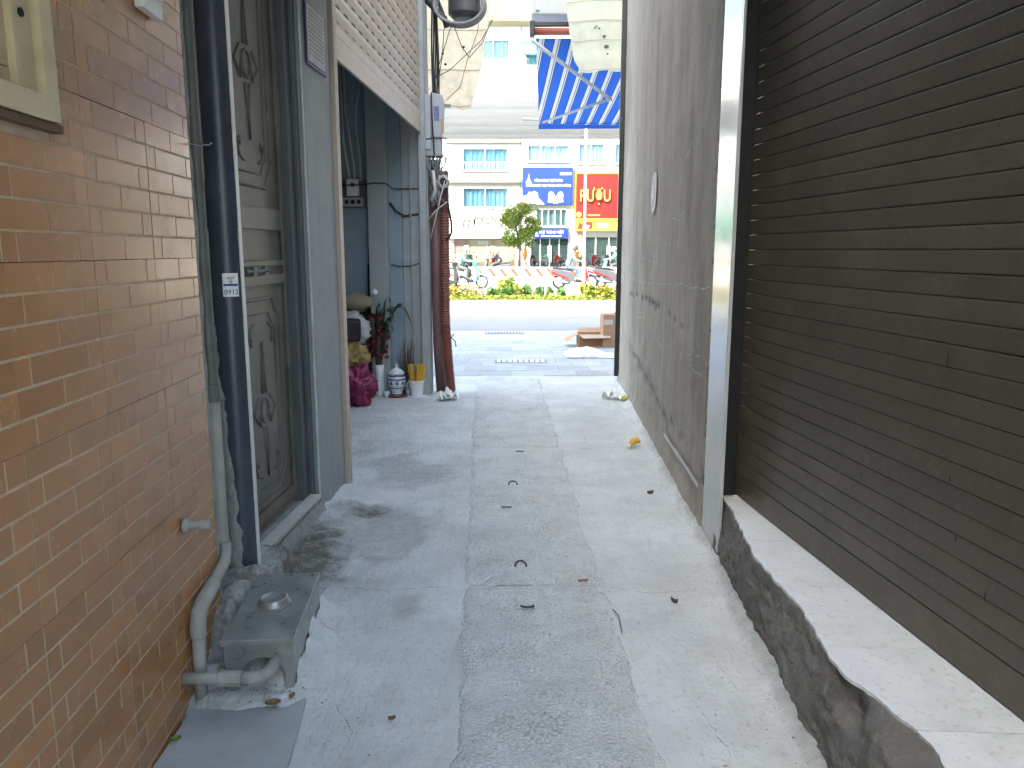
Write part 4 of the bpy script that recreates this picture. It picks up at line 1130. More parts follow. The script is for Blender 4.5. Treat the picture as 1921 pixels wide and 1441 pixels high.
# paper litter
def paper(name, label, x, y, s, seed, ry=0.0, mtl=None, tall=0.05):
    e = MB()
    e.grid(lambda u, v: ((u - 0.5) * s, (v - 0.5) * s * 0.8, 0.012 + tall * abs(fbm(u * 2.5 + seed, v * 2.5, seed)) + 0.02 * math.sin(u * 3.1)), 12, 10)
    o = e.build(name, mtl or M_paper, smooth=True)
    o.location = (x, y, ground_z(x, y) if y < 9 and abs(x) < 1.3 else 0.0); o.rotation_euler = (0, 0, ry)
    tag(o, label, 'paper'); return o
paper('paper_litter', 'crumpled white paper at the foot of the corrugated conduit', -0.655, 7.68, 0.2, 2.2, 0.4, tall=0.12)
paper('paper_litter', 'folded white paper carton beside the right cement wall', 1.035, 7.75, 0.2, 5.2, -0.3, tall=0.1)
o = blob((1.135, 7.62, 0.03), (0.035, 0.03, 0.03), 2, 0.2, 2, 2).build('fruit_scrap', mat('yellow_green_fruit', (0.42, 0.40, 0.04), 0.5, 0.2, 20), smooth=True); tag(o, 'yellow-green fruit scrap against the right cement wall', 'scrap')
e = MB(); e.tube([(0.30, 3.28, 0.025), (0.345, 3.287, 0.025)], 0.005, 6); o = e.build('cigarette_end', mat('reddish_stub', (0.25, 0.1, 0.07), 0.8)); tag(o, 'reddish stub on the joint of the drain covers', 'stub')
e = MB(); e.tube([(-0.135, 3.27, 0.022), (-0.10, 3.33, 0.022)], 0.003, 6); o = e.build('match_stick', M_paper); tag(o, 'tiny white stick lying on the drain covers', 'stick')
e = MB(); e.tube([(0.435, 2.82, 0.014), (0.44, 2.95, 0.02), (0.425, 3.02, 0.014)], 0.0025, 5); o = e.build('twig', M_brownleaf); tag(o, 'thin dark twig on the right edge of drain covers', 'twig')
# ------------------------------------------------------------------ right: bare cement wall
SZ = math.atan2(0.9990, 0.0455)
sw = thing('cement_wall', 'tall bare cement-rendered wall with scratches on the right of the alley', 'wall', (1.019, 3.942, 0), SZ)
gouges = [(3.75, 1.075, .12, .02), (3.55, 1.06, .07, .03), (3.3, 1.09, .08, .02), (2.86, 1.085, .07, .028), (2.62, 1.10, .06, .03), (2.39, 1.085, .07, .035), (2.2, 1.09, .06, .03), (2.02, 1.07, .08, .035), (1.86, 1.085, .05, .03),
          (1.35, 1.07, .05, .02), (1.1, 1.05, .04, .018), (0.85, 1.03, .04, .015), (2.9, .46, .22, .05), (2.5, .42, .18, .04), (2.1, .40, .2, .05), (1.75, .36, .14, .035), (1.45, .33, .12, .03), (3.3, .5, .2, .03), (1.1, .36, .07, .03)]
def wz(s, z):
    d = 0.004 * fbm(s * 1.3, z * 1.3, 3) + 0.0018 * fbm(s * 9, z * 9, 6) + 0.0009 * fbm(s * 30, z * 7, 1)
    for (gs, gz, a, bb) in gouges:
        q = ((s - gs) / a) ** 2 + ((z - gz) / bb) ** 2
        if q < 4: d -= 0.016 * math.exp(-q * 1.2) * (0.6 + 0.8 * abs(fbm(s * 40, z * 40, 2, 2)))
    if z < 0.55: d += 0.006 * sstep(0.6, 0.2, z) * fbm(s * 5, z * 6, 8) + 0.010 * sstep(0.16, 0.0, z)
    return d
e = MB()
ZS = [0.0, 2.75]
NS, NZ = 300, 165
def face(u, v):
    s, z = 4.95 * u, 2.75 * v
    dd = wz(s, z)
    e_ = sstep(0.03, 0.0, s + 0.012 * fbm(z * 9, 2.0, 4)) * 0.012
    return (s + (0.006 * fbm(z * 11, 1, 2) if u == 0 else 0), dd - e_, z)
e.grid(face, NS, NZ)
e.grid(lambda u, v: (4.95 * u, 0.004 * fbm(4.95 * u * 1.3, (2.75 + 1.9 * v) * 1.3, 3), 2.75 + 1.9 * v), 60, 20)
wall_face = e.build('rendered_face', M_slab, sw, smooth=True)
def wall_stain_shade(s, z):
    t = 0.0
    for (gs, gz, a, bb) in gouges:
        q = ((s - gs) / a) ** 2 + ((z - gz) / bb) ** 2
        if q < 6: t = max(t, (1.0 if gz > 0.8 and 1.8 < gs < 3.9 else 0.65) * math.exp(-q * 0.8))  # hollow shade of the gouges is put into the colour here
    b_ = 0.30 + 0.06 * s + 0.10 * fbm(s * 1.5, 2.2, 3)
    t = max(t, 0.55 * math.exp(-((z - b_) / 0.10) ** 2) * sstep(0.0, 0.35, fbm(s * 3, z * 5, 9)) * sstep(4.6, 3.8, s))
    t = max(t, 0.35 * sstep(0.05, 0.35, fbm(s * 0.9, z * 0.5, 40)) * sstep(0.2, 0.9, z))
    return t
att = wall_face.data.attributes.new('stain_shade', 'FLOAT', 'POINT')
att.data.foreach_set('value', [wall_stain_shade(v.co.x, v.co.z) for v in wall_face.data.vertices])
e = MB(); e.box(0.004, 4.95, -0.16, -0.016, -0.05, 4.65); e.build('wall_core', M_slab, sw)
e = MB(); e.box(4.885, 4.952, 0.004, 0.052, 0.06, 4.65); e.box(4.885, 4.955, -0.14, 0.004, 0.06, 4.65); e.build('steel_edge', M_black, sw, bevel=0.003)
e = MB(); e.grid(lambda u, v: (0.055 + 1.22 * u, 0.017 + 0.003 * fbm(u * 6, v, 2), 0.235 + 0.022 * u * 0 + 0.03 * v - 0.012 * u), 24, 2); e.build('pale_strip', M_chalk, sw)
e = MB()
chips = [(z, random.uniform(0.01, 0.03)) for z in [0.3, 0.55, 0.62, 0.9, 1.1, 1.45, 1.62, 1.9, 2.05, 2.3]]
for z, r in chips:
    bz = blob((0.0, -0.004, z), (0.006, 0.008, r), z * 7, 0.4, 3, 1); e.add(bz.v, bz.f)
e.build('edge_chips', M_riser, sw)
# scratches: shallow pale scars in the render
def scar(pts, w_):
    m = MB(); n = 40
    P3 = [(s, z) for s, z in pts]
    for k in range(n):
        t0, t1 = k / n, (k + 1) / n
        a = lerp_path([(s, 0, z) for s, z in P3], t0); c = lerp_path([(s, 0, z) for s, z in P3], t1)
        a = a + Vector((0, 0, 0.014 * fbm(a.x * 6, 1.3, pts[0][0] * 3))); c = c + Vector((0, 0, 0.014 * fbm(c.x * 6, 1.3, pts[0][0] * 3)))
        w0 = w_ * (0.25 + 0.8 * abs(fbm(a.x * 7, a.z * 9, 3))); w1 = w_ * (0.4 + 0.8 * abs(fbm(c.x * 7, c.z * 9, 3)))
        if fbm(a.x * 5, a.z * 5, 11) < -0.08: continue
        m.quad((a.x, wz(a.x, a.z) + 0.0012, a.z - w0), (c.x, wz(c.x, c.z) + 0.0012, c.z - w1), (c.x, wz(c.x, c.z) + 0.0012, c.z + w1), (a.x, wz(a.x, a.z) + 0.0012, a.z + w0))
    if m.v: m.build('scratch', M_chalk, sw)
for pts, w_ in (([(0.05, 1.305), (0.5, 1.29), (0.9, 1.30), (1.3, 1.27)], 0.004), ([(1.3, 1.28), (2.2, 1.24), (3.1, 1.22), (4.0, 1.25)], 0.003), ([(3.2, 0.9), (2.6, 0.93), (2.1, 0.85), (1.6, 0.80)], 0.0045),
                ([(3.1, 0.94), (2.5, 0.97), (2.0, 0.90), (1.55, 0.85)], 0.0035), ([(0.6, 0.90), (0.2, 0.93), (0.03, 0.91)], 0.004), ([(0.5, 0.84), (0.06, 0.83)], 0.004), ([(1.2, 1.52), (2.0, 1.6), (2.4, 1.55)], 0.0025),
                ([(1.3, 2.46), (1.25, 2.55), (1.15, 2.62)], 0.008), ([(1.6, 2.3), (1.5, 2.34), (1.42, 2.31)], 0.005), ([(0.9, 2.05), (0.8, 2.08), (0.72, 2.12)], 0.005), ([(1.9, 1.40), (2.7, 1.44), (3.6, 1.42)], 0.0025),
                ([(1.0, 2.62), (0.93, 2.64)], 0.006), ([(0.9, 1.74), (1.1, 1.70), (1.35, 1.72)], 0.004)):
    scar(pts, w_)
stv = thing('oval_sticker', 'tall narrow white sticker peeling from the bare cement wall', 'sticker', (1.019, 3.942, 0), SZ)
e = MB()
prof_ = [(2.10, 2.085), (2.20, 2.10), (2.33, 2.07), (2.36, 1.93), (2.33, 1.81), (2.22, 1.79), (2.12, 1.83), (2.06, 1.95)]
e.add([(s, 0.012 + 0.004 * (i % 2), z) for i, (s, z) in enumerate(prof_)] + [(2.2, 0.009, 1.94)], [(i, (i + 1) % 8, 8) for i in range(8)][::1])
e.build('paper', M_paper, stv)
e = MB()
for k, (z0, z1, s0) in enumerate(((1.86, 1.98, 2.17), (2.0, 2.05, 2.22), (1.84, 1.9, 2.25))):
    e.box(s0, s0 + 0.012, 0.0155, 0.0165, z0, z1)
e.build('print_marks', mat('grey_print', (0.2, 0.2, 0.24), 0.7), stv)

# ------------------------------------------------------------------ right: shop house with dark shutter
RZ = math.atan2(-0.994, 0.1105)
rh = thing('shop_house', 'right house with dark brown roller shutter over a raised white-tiled sill', 'house', (1.117, 3.727, 0), RZ)
e = MB(); e.box(-0.045, 0.004, -0.062, 0.02, 0.284, 4.2); e.build('shutter_post', M_black, rh, bevel=0.004)
e = MB(); e.box(0.0, 3.9, 0.045, 0.05, 0.28, 4.2); rs = e.build('roller_shutter', M_dkhole, rh)
e = MB(); e.box(0.0065, 3.9, 0.006, 0.03, 0.292, 0.405); e.build('bottom_bar', M_brown, rs, bevel=0.004)
sp = 0.0685
sl = MB()
pr = [(0.0, 0.005), (0.0012, 0.001), (0.006, 0.0), (0.060, 0.0), (0.0655, 0.001), (0.0673, 0.005)]
segs = [0.0065 + (3.9 - 0.0065) * k / 12 for k in range(13)]
for k in range(12):
    for j in range(5):
        w0 = 0.0002 * math.sin(k * 1.7); w1 = 0.0002 * math.sin((k + 1) * 1.7)
        sl.quad((segs[k], pr[j][1] + w0, pr[j][0]), (segs[k + 1], pr[j][1] + w1, pr[j][0]), (segs[k + 1], pr[j + 1][1] + w1, pr[j + 1][0]), (segs[k], pr[j + 1][1] + w0, pr[j + 1][0]))
slm2 = sl.mesh('slat', M_brown)
random.seed(3)
for k in range(52):
    o = bpy.data.objects.new('slat', slm2); COL.objects.link(o); o.parent = rs
    o.location = (0, 0.006 + random.uniform(-0.0002, 0.0002), 0.4085 + sp * k); o.rotation_euler = (0, random.uniform(-0.0001, 0.0001), 0)
# dents and scuffs
for (s, z, L_) in ((1.738, 0.56, .035), (1.49, 1.19, .05), (1.60, 0.68, .03), (0.45, 0.95, .04), (0.14, 1.05, .05), (0.10, 0.86, .04), (1.1, 0.72, .02), (0.30, 0.75, .03), (0.08, 0.62, .03), (1.55, 0.84, 0.02)):
    e = MB(); e.add([(s - 0.002, 0.0045, z - L_ * .7), (s + 0.002, 0.0045, z - L_ * .5), (s + 0.003, 0.0045, z), (s + 0.0005, 0.0045, z + L_ * .5), (s - 0.0015, 0.0045, z)], [(0, 1, 2, 3, 4)]); e.build('scuff', M_dkhole, rs)
# pilaster faced with polished stone
e = MB(); e.prism_z([(1.003, 3.56), (1.0185, 3.925), (1.045, 3.925), (1.021, 3.56)][::-1], 0.0, 4.4)
o = e.build('polished_pilaster', M_polish, rh, bevel=0.004)
inv = (Matrix.Translation((1.117, 3.727, 0)) @ Matrix.Rotation(RZ, 4, 'Z')).inverted()
o.matrix_parent_inverse = inv
# raised sill: broken front edge
top = [(1.05, 3.70), (1.035, 3.45), (1.003, 3.18), (0.972, 2.93), (0.985, 2.62), (0.992, 2.44), (0.972, 2.30), (0.958, 2.16), (0.965, 2.05), (0.995, 1.93), (1.035, 1.80), (1.03, 1.66), (1.045, 1.4), (1.06, 1.0), (1.06, -2.0)]
bot = [(1.005, 3.70), (0.995, 3.5), (0.975, 3.1), (0.955, 2.7), (0.93, 2.35), (0.905, 2.0), (0.88, 1.6), (0.86, 1.2), (0.80, -2.0)]
def poly_x(P, y):
    for (xa, ya), (xb, yb) in zip(P[:-1], P[1:]):
        if yb <= y <= ya:
            return xa + (xb - xa) * (ya - y) / (ya - yb)
    return P[-1][0]
def edge_top(y): return poly_x(top, y) + 0.011 * fbm(y * 9, 2.0, 1) + 0.006 * fbm(y * 30, 1.0, 4)
SILL = 0.282
e = MB()
def riser(u, v):
    y = 3.69 - 3.19 * u
    xb, xt = poly_x(bot, y) + 0.006 * fbm(y * 6, 4, 2), edge_top(y)
    bulge = 0.02 * math.sin(math.pi * min(1, v * 1.25)) if v < 0.8 else 0
    x = xb + (min(xt, xb + 0.055) - xb) * v - bulge * 0.4
    z = (SILL - 0.004) * v
    if v > 0.86:   # rounded worn lip, back to the tile edge
        k = (v - 0.86) / 0.14
        x = xb + (min(xt, xb + 0.055) - xb) * 0.86 + (xt + 0.01 - (xb + (min(xt, xb + 0.055) - xb) * 0.86)) * k ** 1.2
        z = (SILL - 0.004) * (0.86 + 0.14 * math.sin(k * math.pi / 2))
    # the broken hollow
    q = ((y - 1.985) / 0.12) ** 2 + ((v - 0.80) / 0.16) ** 2
    hol = math.exp(-q * 1.3) * sstep(1.0, 0.95, v)
    x += 0.045 * hol * (1 + 0.5 * fbm(y * 18, v * 6, 3)); z -= 0.02 * hol
    x += (0.009 * fbm(y * 8, v * 4, 5) + 0.006 * fbm(y * 20, v * 7, 15)) * sstep(1, 0.9, v) + 0.003 * fbm(y * 40, v * 14, 6)
    return (x, y, z)
e.grid(riser, 260, 40)
o = e.build('sill_riser', M_riser, rh, smooth=True); o.matrix_parent_inverse = inv
e = MB(); e.prism_z([(1.08, 3.69), (1.45, 3.69), (1.95, -1.2), (1.02, -1.2), (1.02, 1.9), (1.06, 2.1)], 0.0, SILL - 0.008)
o = e.build('sill_core', M_riser, rh); o.matrix_parent_inverse = inv
yj = [3.69, 3.11, 2.655, 2.215, 1.79, 1.36, 0.93, 0.5]
for i in range(len(yj) - 1):
    ya, yb = yj[i] - 0.0015, yj[i + 1] + 0.0015
    n = 26
    front = [(edge_top(ya + (yb - ya) * k / n) + 0.006, ya + (yb - ya) * k / n) for k in range(n + 1)]
    def backx(y): return 1.117 + 0.1112 * (3.727 - y) + 0.045
    skew = 0.02
    back = [(backx(yb - skew), yb - (skew if i < len(yj) - 2 else 0)), (backx(ya - skew), ya - (skew if i > 0 else 0))]
    e = MB(); e.prism_z([(p[0], p[1]) for p in front] + back, SILL - 0.006, SILL + 0.005 + random.uniform(-0.0006, 0.0006))
    o = e.build('sill_tile', M_wtile, rh); o.matrix_parent_inverse = inv
# upper floors, set back
e = MB(); e.box(0.0, 6.0, -0.50, 0.055, 3.15, 3.45); e.build('added_shutter_shade', M_brown, rh)  # out-of-view hood, added to keep skylight off the shutter top
e = MB(); e.box(-0.2, 8.0, 0.06, 0.35, 4.2, 4.6); e.build('lintel_wall', M_slab, rh)
e = MB(); e.box(-5.0, 6.0, 3.0, 11.0, 0, 10.8); e.build('upper_storeys', M_slab, rh)
# ------------------------------------------------------------------ street in front of the alley mouth
M_wallw = mat('white_facade_paint', (0.46, 0.475, 0.485), 0.7, 0.05, 0.6, dirt=(0.36, 0.36, 0.35), dirt_amt=0.2, dirt_scale=0.5)
M_wallc = mat('cream_facade_paint', (0.27, 0.235, 0.15), 0.7, 0.06, 0.6)
M_deck = mat('overpass_concrete', (0.54, 0.555, 0.58), 0.8, 0.05, 0.4, dirt=(0.48, 0.48, 0.47), dirt_amt=0.25, dirt_scale=0.3)
M_winfr = mat('white_window_frame', (0.68, 0.70, 0.71), 0.4)
M_curtA = mat('sky_blue_curtain', (0.28, 0.50, 0.66), 0.8, 0.12, 3)
M_curtB = mat('pale_curtain', (0.66, 0.78, 0.82), 0.8, 0.1, 3)
M_blind = mat('grey_green_interior', (0.32, 0.40, 0.38), 0.7, 0.3, 2)
M_pane = glass_mat('window_pane', (0.05, 0.08, 0.10), 0.25)
M_bsign = mat('blue_sign_face', (0.006, 0.032, 0.20), 0.45, 0.05, 0.6)
M_bsignd = mat('deep_blue_print', (0.01, 0.015, 0.12), 0.45)
M_rsign = mat('red_sign_face', (0.30, 0.008, 0.008), 0.45, 0.05, 0.6)
M_gold = mat('gold_lettering', (0.60, 0.42, 0.08), 0.4)
M_dkred = mat('dark_red_letter_side', (0.12, 0.005, 0.01), 0.5)
M_ysign = mat('yellow_sign_face', (0.62, 0.45, 0.05), 0.5)
M_lgrey = mat('soft_grey_letter', (0.10, 0.095, 0.085), 0.5)
M_shopglass = glass_mat('shop_glass', (0.06, 0.09, 0.09), 0.35)
M_foliage = mat('mid_green_foliage', (0.13, 0.19, 0.03), 0.6, 0.3, 3, trans=0.35)  # even green base tone of shrubs and far tree crowns
M_foliage2 = mat('yellow_green_foliage', (0.21, 0.24, 0.035), 0.6, 0.3, 5, trans=0.3)
M_foliage3 = mat('deep_green_foliage', (0.08, 0.16, 0.03), 0.6, 0.3, 5, trans=0.3)
M_orange = mat('orange_flowers', (0.40, 0.20, 0.03), 0.7, 0.35, 5)
M_kerb = mat('pale_kerb_stone', (0.26, 0.235, 0.20), 0.85, 0.1, 2, rand=0.06)
M_road = mat('road_asphalt', (0.20, 0.207, 0.215), 0.9, 0.1, 0.7, 0.004, 40, world_co=True)
M_bark = mat('grey_bark', (0.12, 0.095, 0.07), 0.9, 0.3, 9)
M_galv = mat('galvanised_pole', (0.52, 0.53, 0.54), 0.45, 0.08, 3)

# ground sheets
b = MB(); b.quad((-300, -300, -0.06), (300, -300, -0.06), (300, 400, -0.06), (-300, 400, -0.06)); structure(b.build('terrain', M_road))
b = MB(); b.quad((-60, 14.6, -0.004), (60, 14.6, -0.004), (60, 57, -0.004), (-60, 57, -0.004)); structure(b.build('road', M_road), 'wide sunlit road beyond the alley mouth')
b = MB(); b.box(-60, -1.1, 8.3, 9.2, -0.05, -0.002); b.box(1.25, 60, 9.0, 9.2, -0.05, -0.002); b.box(-60, 60, 9.2, 14.6, -0.05, -0.008)
side = structure(b.build('pavement', M_ground), 'grey slab pavement at the alley mouth')
pm = MB(); pm.cbox(-0.1985, 0.1985, 0, 0.03, -0.1985, 0.1985, 0.0015, Matrix.Rotation(R(-90), 4, 'X'))
pmesh = pm.mesh('paving_slab', M_pave)
random.seed(17)
for j in range(13):
    for i in range(15):
        o = bpy.data.objects.new('paving_slab', pmesh); COL.objects.link(o); o.parent = side
        o.location = (-2.6 + 0.4 * i + (0.2 if j % 2 else 0), 9.42 + 0.4 * j, random.uniform(-0.002, 0.002)); o.rotation_euler = (random.uniform(-.003, .003), random.uniform(-.003, .003), 0)
b = MB(); b.box(-60, -2.8, 9.21, 14.6, -0.04, 0.0); b.box(3.42, 60, 9.21, 14.6, -0.04, 0.0); b.build('paved_apron', M_ground, side)
b = MB(); b.box(-60, 60, 57, 75, -0.05, 0.12); structure(b.build('far_pavement', M_kerb))

def grate(label, x0, x1, y, w_, n, mtl, dark):
    g_ = thing('drain_grate', label, 'drain grate', ((x0 + x1) / 2, y, 0.002))
    L_ = x1 - x0
    e = MB(); e.box(-L_ / 2, L_ / 2, -w_ / 2, w_ / 2, -0.002, 0.002); e.build('pit', dark, g_)
    e = MB(); e.box(-L_ / 2 - .02, L_ / 2 + .02, -w_ / 2 - .02, -w_ / 2 - 0.001, 0, 0.012); e.box(-L_ / 2 - .02, L_ / 2 + .02, w_ / 2 + 0.001, w_ / 2 + .02, 0, 0.012); e.build('frame', mtl, g_)
    for k in range(n):
        x = -L_ / 2 + L_ * (k + 0.5) / n
        e = MB(); e.box(x - L_ / n * 0.33, x + L_ / n * 0.33, -w_ / 2, w_ / 2, 0.003, 0.012); e.build('bar', mtl, g_)
grate('pale cast drain grate nearest the alley mouth', -0.22, 0.46, 10.42, 0.2, 9, mat('pale_cast_iron', (0.55, 0.56, 0.57), 0.6), M_black)
grate('farther grey drain grate with dark slots on the pavement', -0.48, 0.2, 14.1, 0.28, 12, mat('grey_cast_iron', (0.28, 0.29, 0.3), 0.6), M_dkhole)

# boxes and sack by the right corner
cb = thing('cardboard_box', 'open brown cardboard box with raised flaps at the right corner', 'box', (1.16, 12.2, 0), 0.0)
cb.scale = (0.9, 0.9, 0.8)
e = MB(); e.box(-0.13, 0.42, -0.2, 0.2, 0.0, 0.012); e.box(-0.13, -0.122, -0.2, 0.2, 0.012, 0.26); e.box(0.412, 0.42, -0.2, 0.2, 0.012, 0.26); e.box(-0.12, 0.41, 0.192, 0.2, 0.012, 0.26); e.box(-0.12, 0.41, -0.2, -0.192, 0.012, 0.24); e.build('carton', M_card, cb)
e = MB(); e.box(-0.12, 0.38, -0.2075, -0.2015, 0.03, 0.2); e.build('dark_side', M_carddark, cb)  # outer front face in a darker cardboard colour
e = MB(); e.add([(-0.13, -0.2, 0.262), (-0.13, 0.2, 0.262), (-0.36, 0.2, 0.13), (-0.34, -0.2, 0.10)], [(0, 1, 2, 3)]); e.build('flap', M_card, cb)
e = MB(); e.add([(-0.12, -0.205, 0.255), (0.42, -0.205, 0.255), (0.42, -0.33, 0.20), (-0.06, -0.33, 0.19)], [(3, 2, 1, 0)]); e.build('flap', mat('pale_cardboard', (0.42, 0.33, 0.25), 0.85), cb)
e = MB(); e.add([(-0.12, 0.2, 0.262), (0.4, 0.2, 0.262), (0.35, 0.32, 0.34), (-0.08, 0.32, 0.33)], [(0, 1, 2, 3)]); e.build('flap', M_card, cb)
tb2 = thing('cardboard_box', 'upright narrow cardboard box standing behind the open one', 'box', (1.53, 12.1, 0), 0.05)
e = MB(); e.box(-0.11, 0.1, -0.12, 0.2, 0, 0.52); e.build('carton', M_card, tb2, bevel=0.004)
e = MB(); e.box(-0.10, 0.04, -0.1245, -0.1205, 0.36, 0.44); e.build('label', mat('pale_label', (0.5, 0.47, 0.44), 0.8), tb2)
e = MB(); e.box(0.101, 0.13, -0.12, 0.2, 0, 0.53); e.build('side_sheet', M_carddark, tb2)
def sackf(u, v):
    x = 0.76 + 0.72 * u; y = 10.75 + 0.55 * v
    h = 0.10 * math.sin(math.pi * min(1, u * 1.15 + 0.02)) ** 0.6 * math.sin(math.pi * v) ** 0.5 if 0 < v < 1 and 0 < u < 0.87 else 0.0
    return (x + 0.05 * fbm(v * 4, 1, 1), y + 0.06 * fbm(u * 4, 2, 2), 0.012 + h * (1 + 0.5 * fbm(u * 5, v * 5, 6)))
e = MB(); e.grid(sackf, 30, 16)
o = e.build('flattened_sack', mat('white_woven_plastic', (0.62, 0.62, 0.66), 0.6, 0.12, 6, dirt=(0.34, 0.12, 0.12), dirt_amt=0.8, dirt_scale=2.2), smooth=True)
tag(o, 'flattened white sack with red print lying on the pavement', 'sack')

# canopies and awning over the mouth
M_sheetL = mat('tan_translucent_sheet', (0.80, 0.66, 0.47), 0.5, 0.12, 5, trans=0.55, dirt=(0.30, 0.24, 0.2), dirt_amt=0.5, dirt_scale=6, streak=0.2)
M_sheetR = mat('pale_translucent_sheet', (0.80, 0.81, 0.66), 0.5, 0.1, 4, trans=0.55, dirt=(0.34, 0.34, 0.28), dirt_amt=0.4, dirt_scale=4, streak=0.1)
lc = thing('canopy_sheet', 'tan translucent canopy sheet curving down left of the alley mouth', 'canopy')
def lsheet(u, v):
    z = 4.75 - 1.65 * v
    xr = -0.20 - 0.10 * v - 0.17 * v ** 3 + 0.012 * fbm(v * 9, 1, 1)
    x = -2.6 + (xr + 2.6) * u
    return (x, 8.75 + 0.35 * math.sin(v * math.pi * 0.5) + 0.012 * math.sin(v * 60) + 0.05 * max(0, (u - 0.75)) * math.sin(v * 9), z + 0.05 * fbm(u * 8, v, 2) * (1 if v > 0.98 else 0.2))
e = MB(); e.grid(lsheet, 26, 120); e.build('sheet', M_sheetL, lc, smooth=True)
for k, vv in enumerate((0.02, 0.28, 0.52, 0.76, 0.985)):
    e = MB(); e.tube([Vector(lsheet(u, vv)) + Vector((0, -0.012, 0)) for u in [0.0, 0.4, 0.7, 0.85, 0.94, 0.995]], 0.006, 5); e.build('seam', mat('brown_seam', (0.45, 0.36, 0.27), 0.7), lc)
e = MB()
for (u, v) in ((0.90, 0.62), (0.80, 0.66), (0.82, 0.73), (0.80, 0.44), (0.83, 0.5)):
    p = Vector(lsheet(u, v)); bz = blob((p.x, p.y - 0.012, p.z), (0.018, 0.006, 0.016), u * 9, 0.3, 2, 1); e.add(bz.v, bz.f)
e.build('rivet_stain', M_dkhole, lc)
rc = thing('canopy_sheet', 'pale translucent canopy sheet bulging above the blue striped awning', 'canopy')
def rsheet(u, v):
    z = 4.95 - 1.34 * v
    xl = 0.60 + 0.03 * v + 0.14 * v ** 2 - 0.10 * (1 - v) ** 3 + 0.01 * fbm(v * 8, 2, 1)
    xl += 0.05 * sstep(0.9, 1.0, v)
    x = xl + (2.6 - xl) * u
    curl = 0.12 * math.exp(-u * 9) * (1 - 0.4 * v)
    return (x, 9.15 + 0.5 * math.sin(v * 1.4) + curl + 0.010 * math.sin(v * 26) + 0.02 * fbm(u * 4, v * 3, 5), z + 0.02 * fbm(u * 9, 3, 3) * v)
e = MB(); e.grid(rsheet, 34, 90); e.build('sheet', M_sheetR, rc, smooth=True)
for vv in (0.46, 0.60, 0.75, 0.985):
    e = MB(); e.tube([Vector(rsheet(u, vv)) + Vector((0, -0.01, 0)) for u in [0.005, 0.05, 0.1, 0.2, 0.4, 0.99]], 0.005, 5); e.build('seam', mat('grey_seam', (0.5, 0.5, 0.42), 0.7), rc)
e = MB()
for (u, v, r) in ((0.215, 0.80, .03), (0.205, 0.725, .022), (0.215, 0.86, .014), (0.155, 0.665, .016), (0.18, 0.67, .014), (0.165, 0.655, .012)):
    p = Vector(rsheet(u, v)); bz = blob((p.x, p.y - 0.014, p.z), (r, 0.006, r * 0.8), u * 9, 0.5, 2, 1); e.add(bz.v, bz.f)
e.build('leaf_stain', M_conduit, rc)
# right front building: overhanging upper floor carrying the awning
fb = thing('corner_house', 'right corner house with pale overhanging upper floor holding the awning', 'house')
e = MB(); e.box(0.24, 6.0, 10.2, 10.6, 4.40, 8.5); e.build('overhang', mat('pale_grey_cladding', (0.50, 0.52, 0.53), 0.6, 0.06, 2), fb, bevel=0.02)
e = MB(); e.box(0.30, 0.34, 10.16, 10.197, 4.44, 8.0); e.build('corner_trim', M_galv, fb)
e = MB(); e.box(1.65, 6.0, 9.4, 10.19, 0.0, 4.3); e.build('ground_storey', M_slab, fb)
aw = thing('striped_awning', 'blue and white striped awning on folding arms at the alley mouth', 'awning')
A0, A1 = Vector((0.30, 10.25, 4.13)), Vector((0.42, 12.4, 3.44))
B0, B1 = Vector((3.0, 10.25, 4.13)), Vector((3.0, 12.4, 3.40))
M_ablue = mat('blue_awning_cloth', (0.03, 0.12, 0.50), 0.85, 0.08, 4, trans=0.35); M_awhite = mat('white_awning_stripe', (0.62, 0.62, 0.58), 0.85, 0.05, 4, trans=0.35); M_anavy = mat('navy_awning_line', (0.03, 0.035, 0.10), 0.85, trans=0.3)
e = MB()
def aw_pt(x, v):
    u = (x - 0.30) / 2.7
    p = A0.lerp(B0, u).lerp(A1.lerp(B1, u), v)
    return Vector((p.x, p.y, p.z - 0.05 * math.sin(math.pi * v)))
x = 0.22
while x < 3.3:
    for wdt, mi in ((0.112, 0), (0.010, 2), (0.046, 1), (0.010, 2), (0.016, 1), (0.010, 2)):
        xb = x + wdt
        e.cur = mi
        def sk(s, v): return aw_pt(min(3.0, max(0.30, s - 0.31 * v)), v)     # the cloth is cut on the skew
        for j in range(16):
            va, vb = j / 16, (j + 1) / 16
            if max(xb - 0.31 * va, xb - 0.31 * vb) <= 0.30 or x - 0.31 * vb >= 3.0: continue
            e.quad(sk(x, va), sk(xb, va), sk(xb, vb), sk(x, vb))
        x = xb
e.build('cloth', [M_ablue, M_awhite, M_anavy], aw, smooth=True)
e = MB(); e.cur = 0
e.quad(A1 + Vector((0, 0.01, 0)), B1 + Vector((0, 0.01, 0)), B1 + Vector((0, 0.03, -0.02)), A1 + Vector((-0.01, 0.03, -0.08))); e.build('valance', [M_ablue], aw)
e = MB(); e.tube([(0.28, 10.17, 4.19), (3.0, 10.17, 4.19)], 0.045, 12); e.build('roller_tube', mat('red_painted_tube', (0.36, 0.10, 0.07), 0.5, 0.1, 4), aw, smooth=True)
e = MB(); e.box(0.27, 3.0, 10.14, 10.2, 4.245, 4.30); e.box(0.22, 0.28, 10.10, 10.2, 4.12, 4.30); e.build('bracket', M_black, aw, bevel=0.01)
e = MB(); e.tube([(0.16, 12.38, 3.50), (3.0, 12.38, 3.40)], 0.022, 8); e.build('front_bar', M_galv, aw, smooth=True)
e = MB(); e.tube([(0.24, 10.12, 4.08), (1.36, 11.2, 3.58)], 0.024, 8); e.build('folding_arm', M_galv, aw, smooth=True)
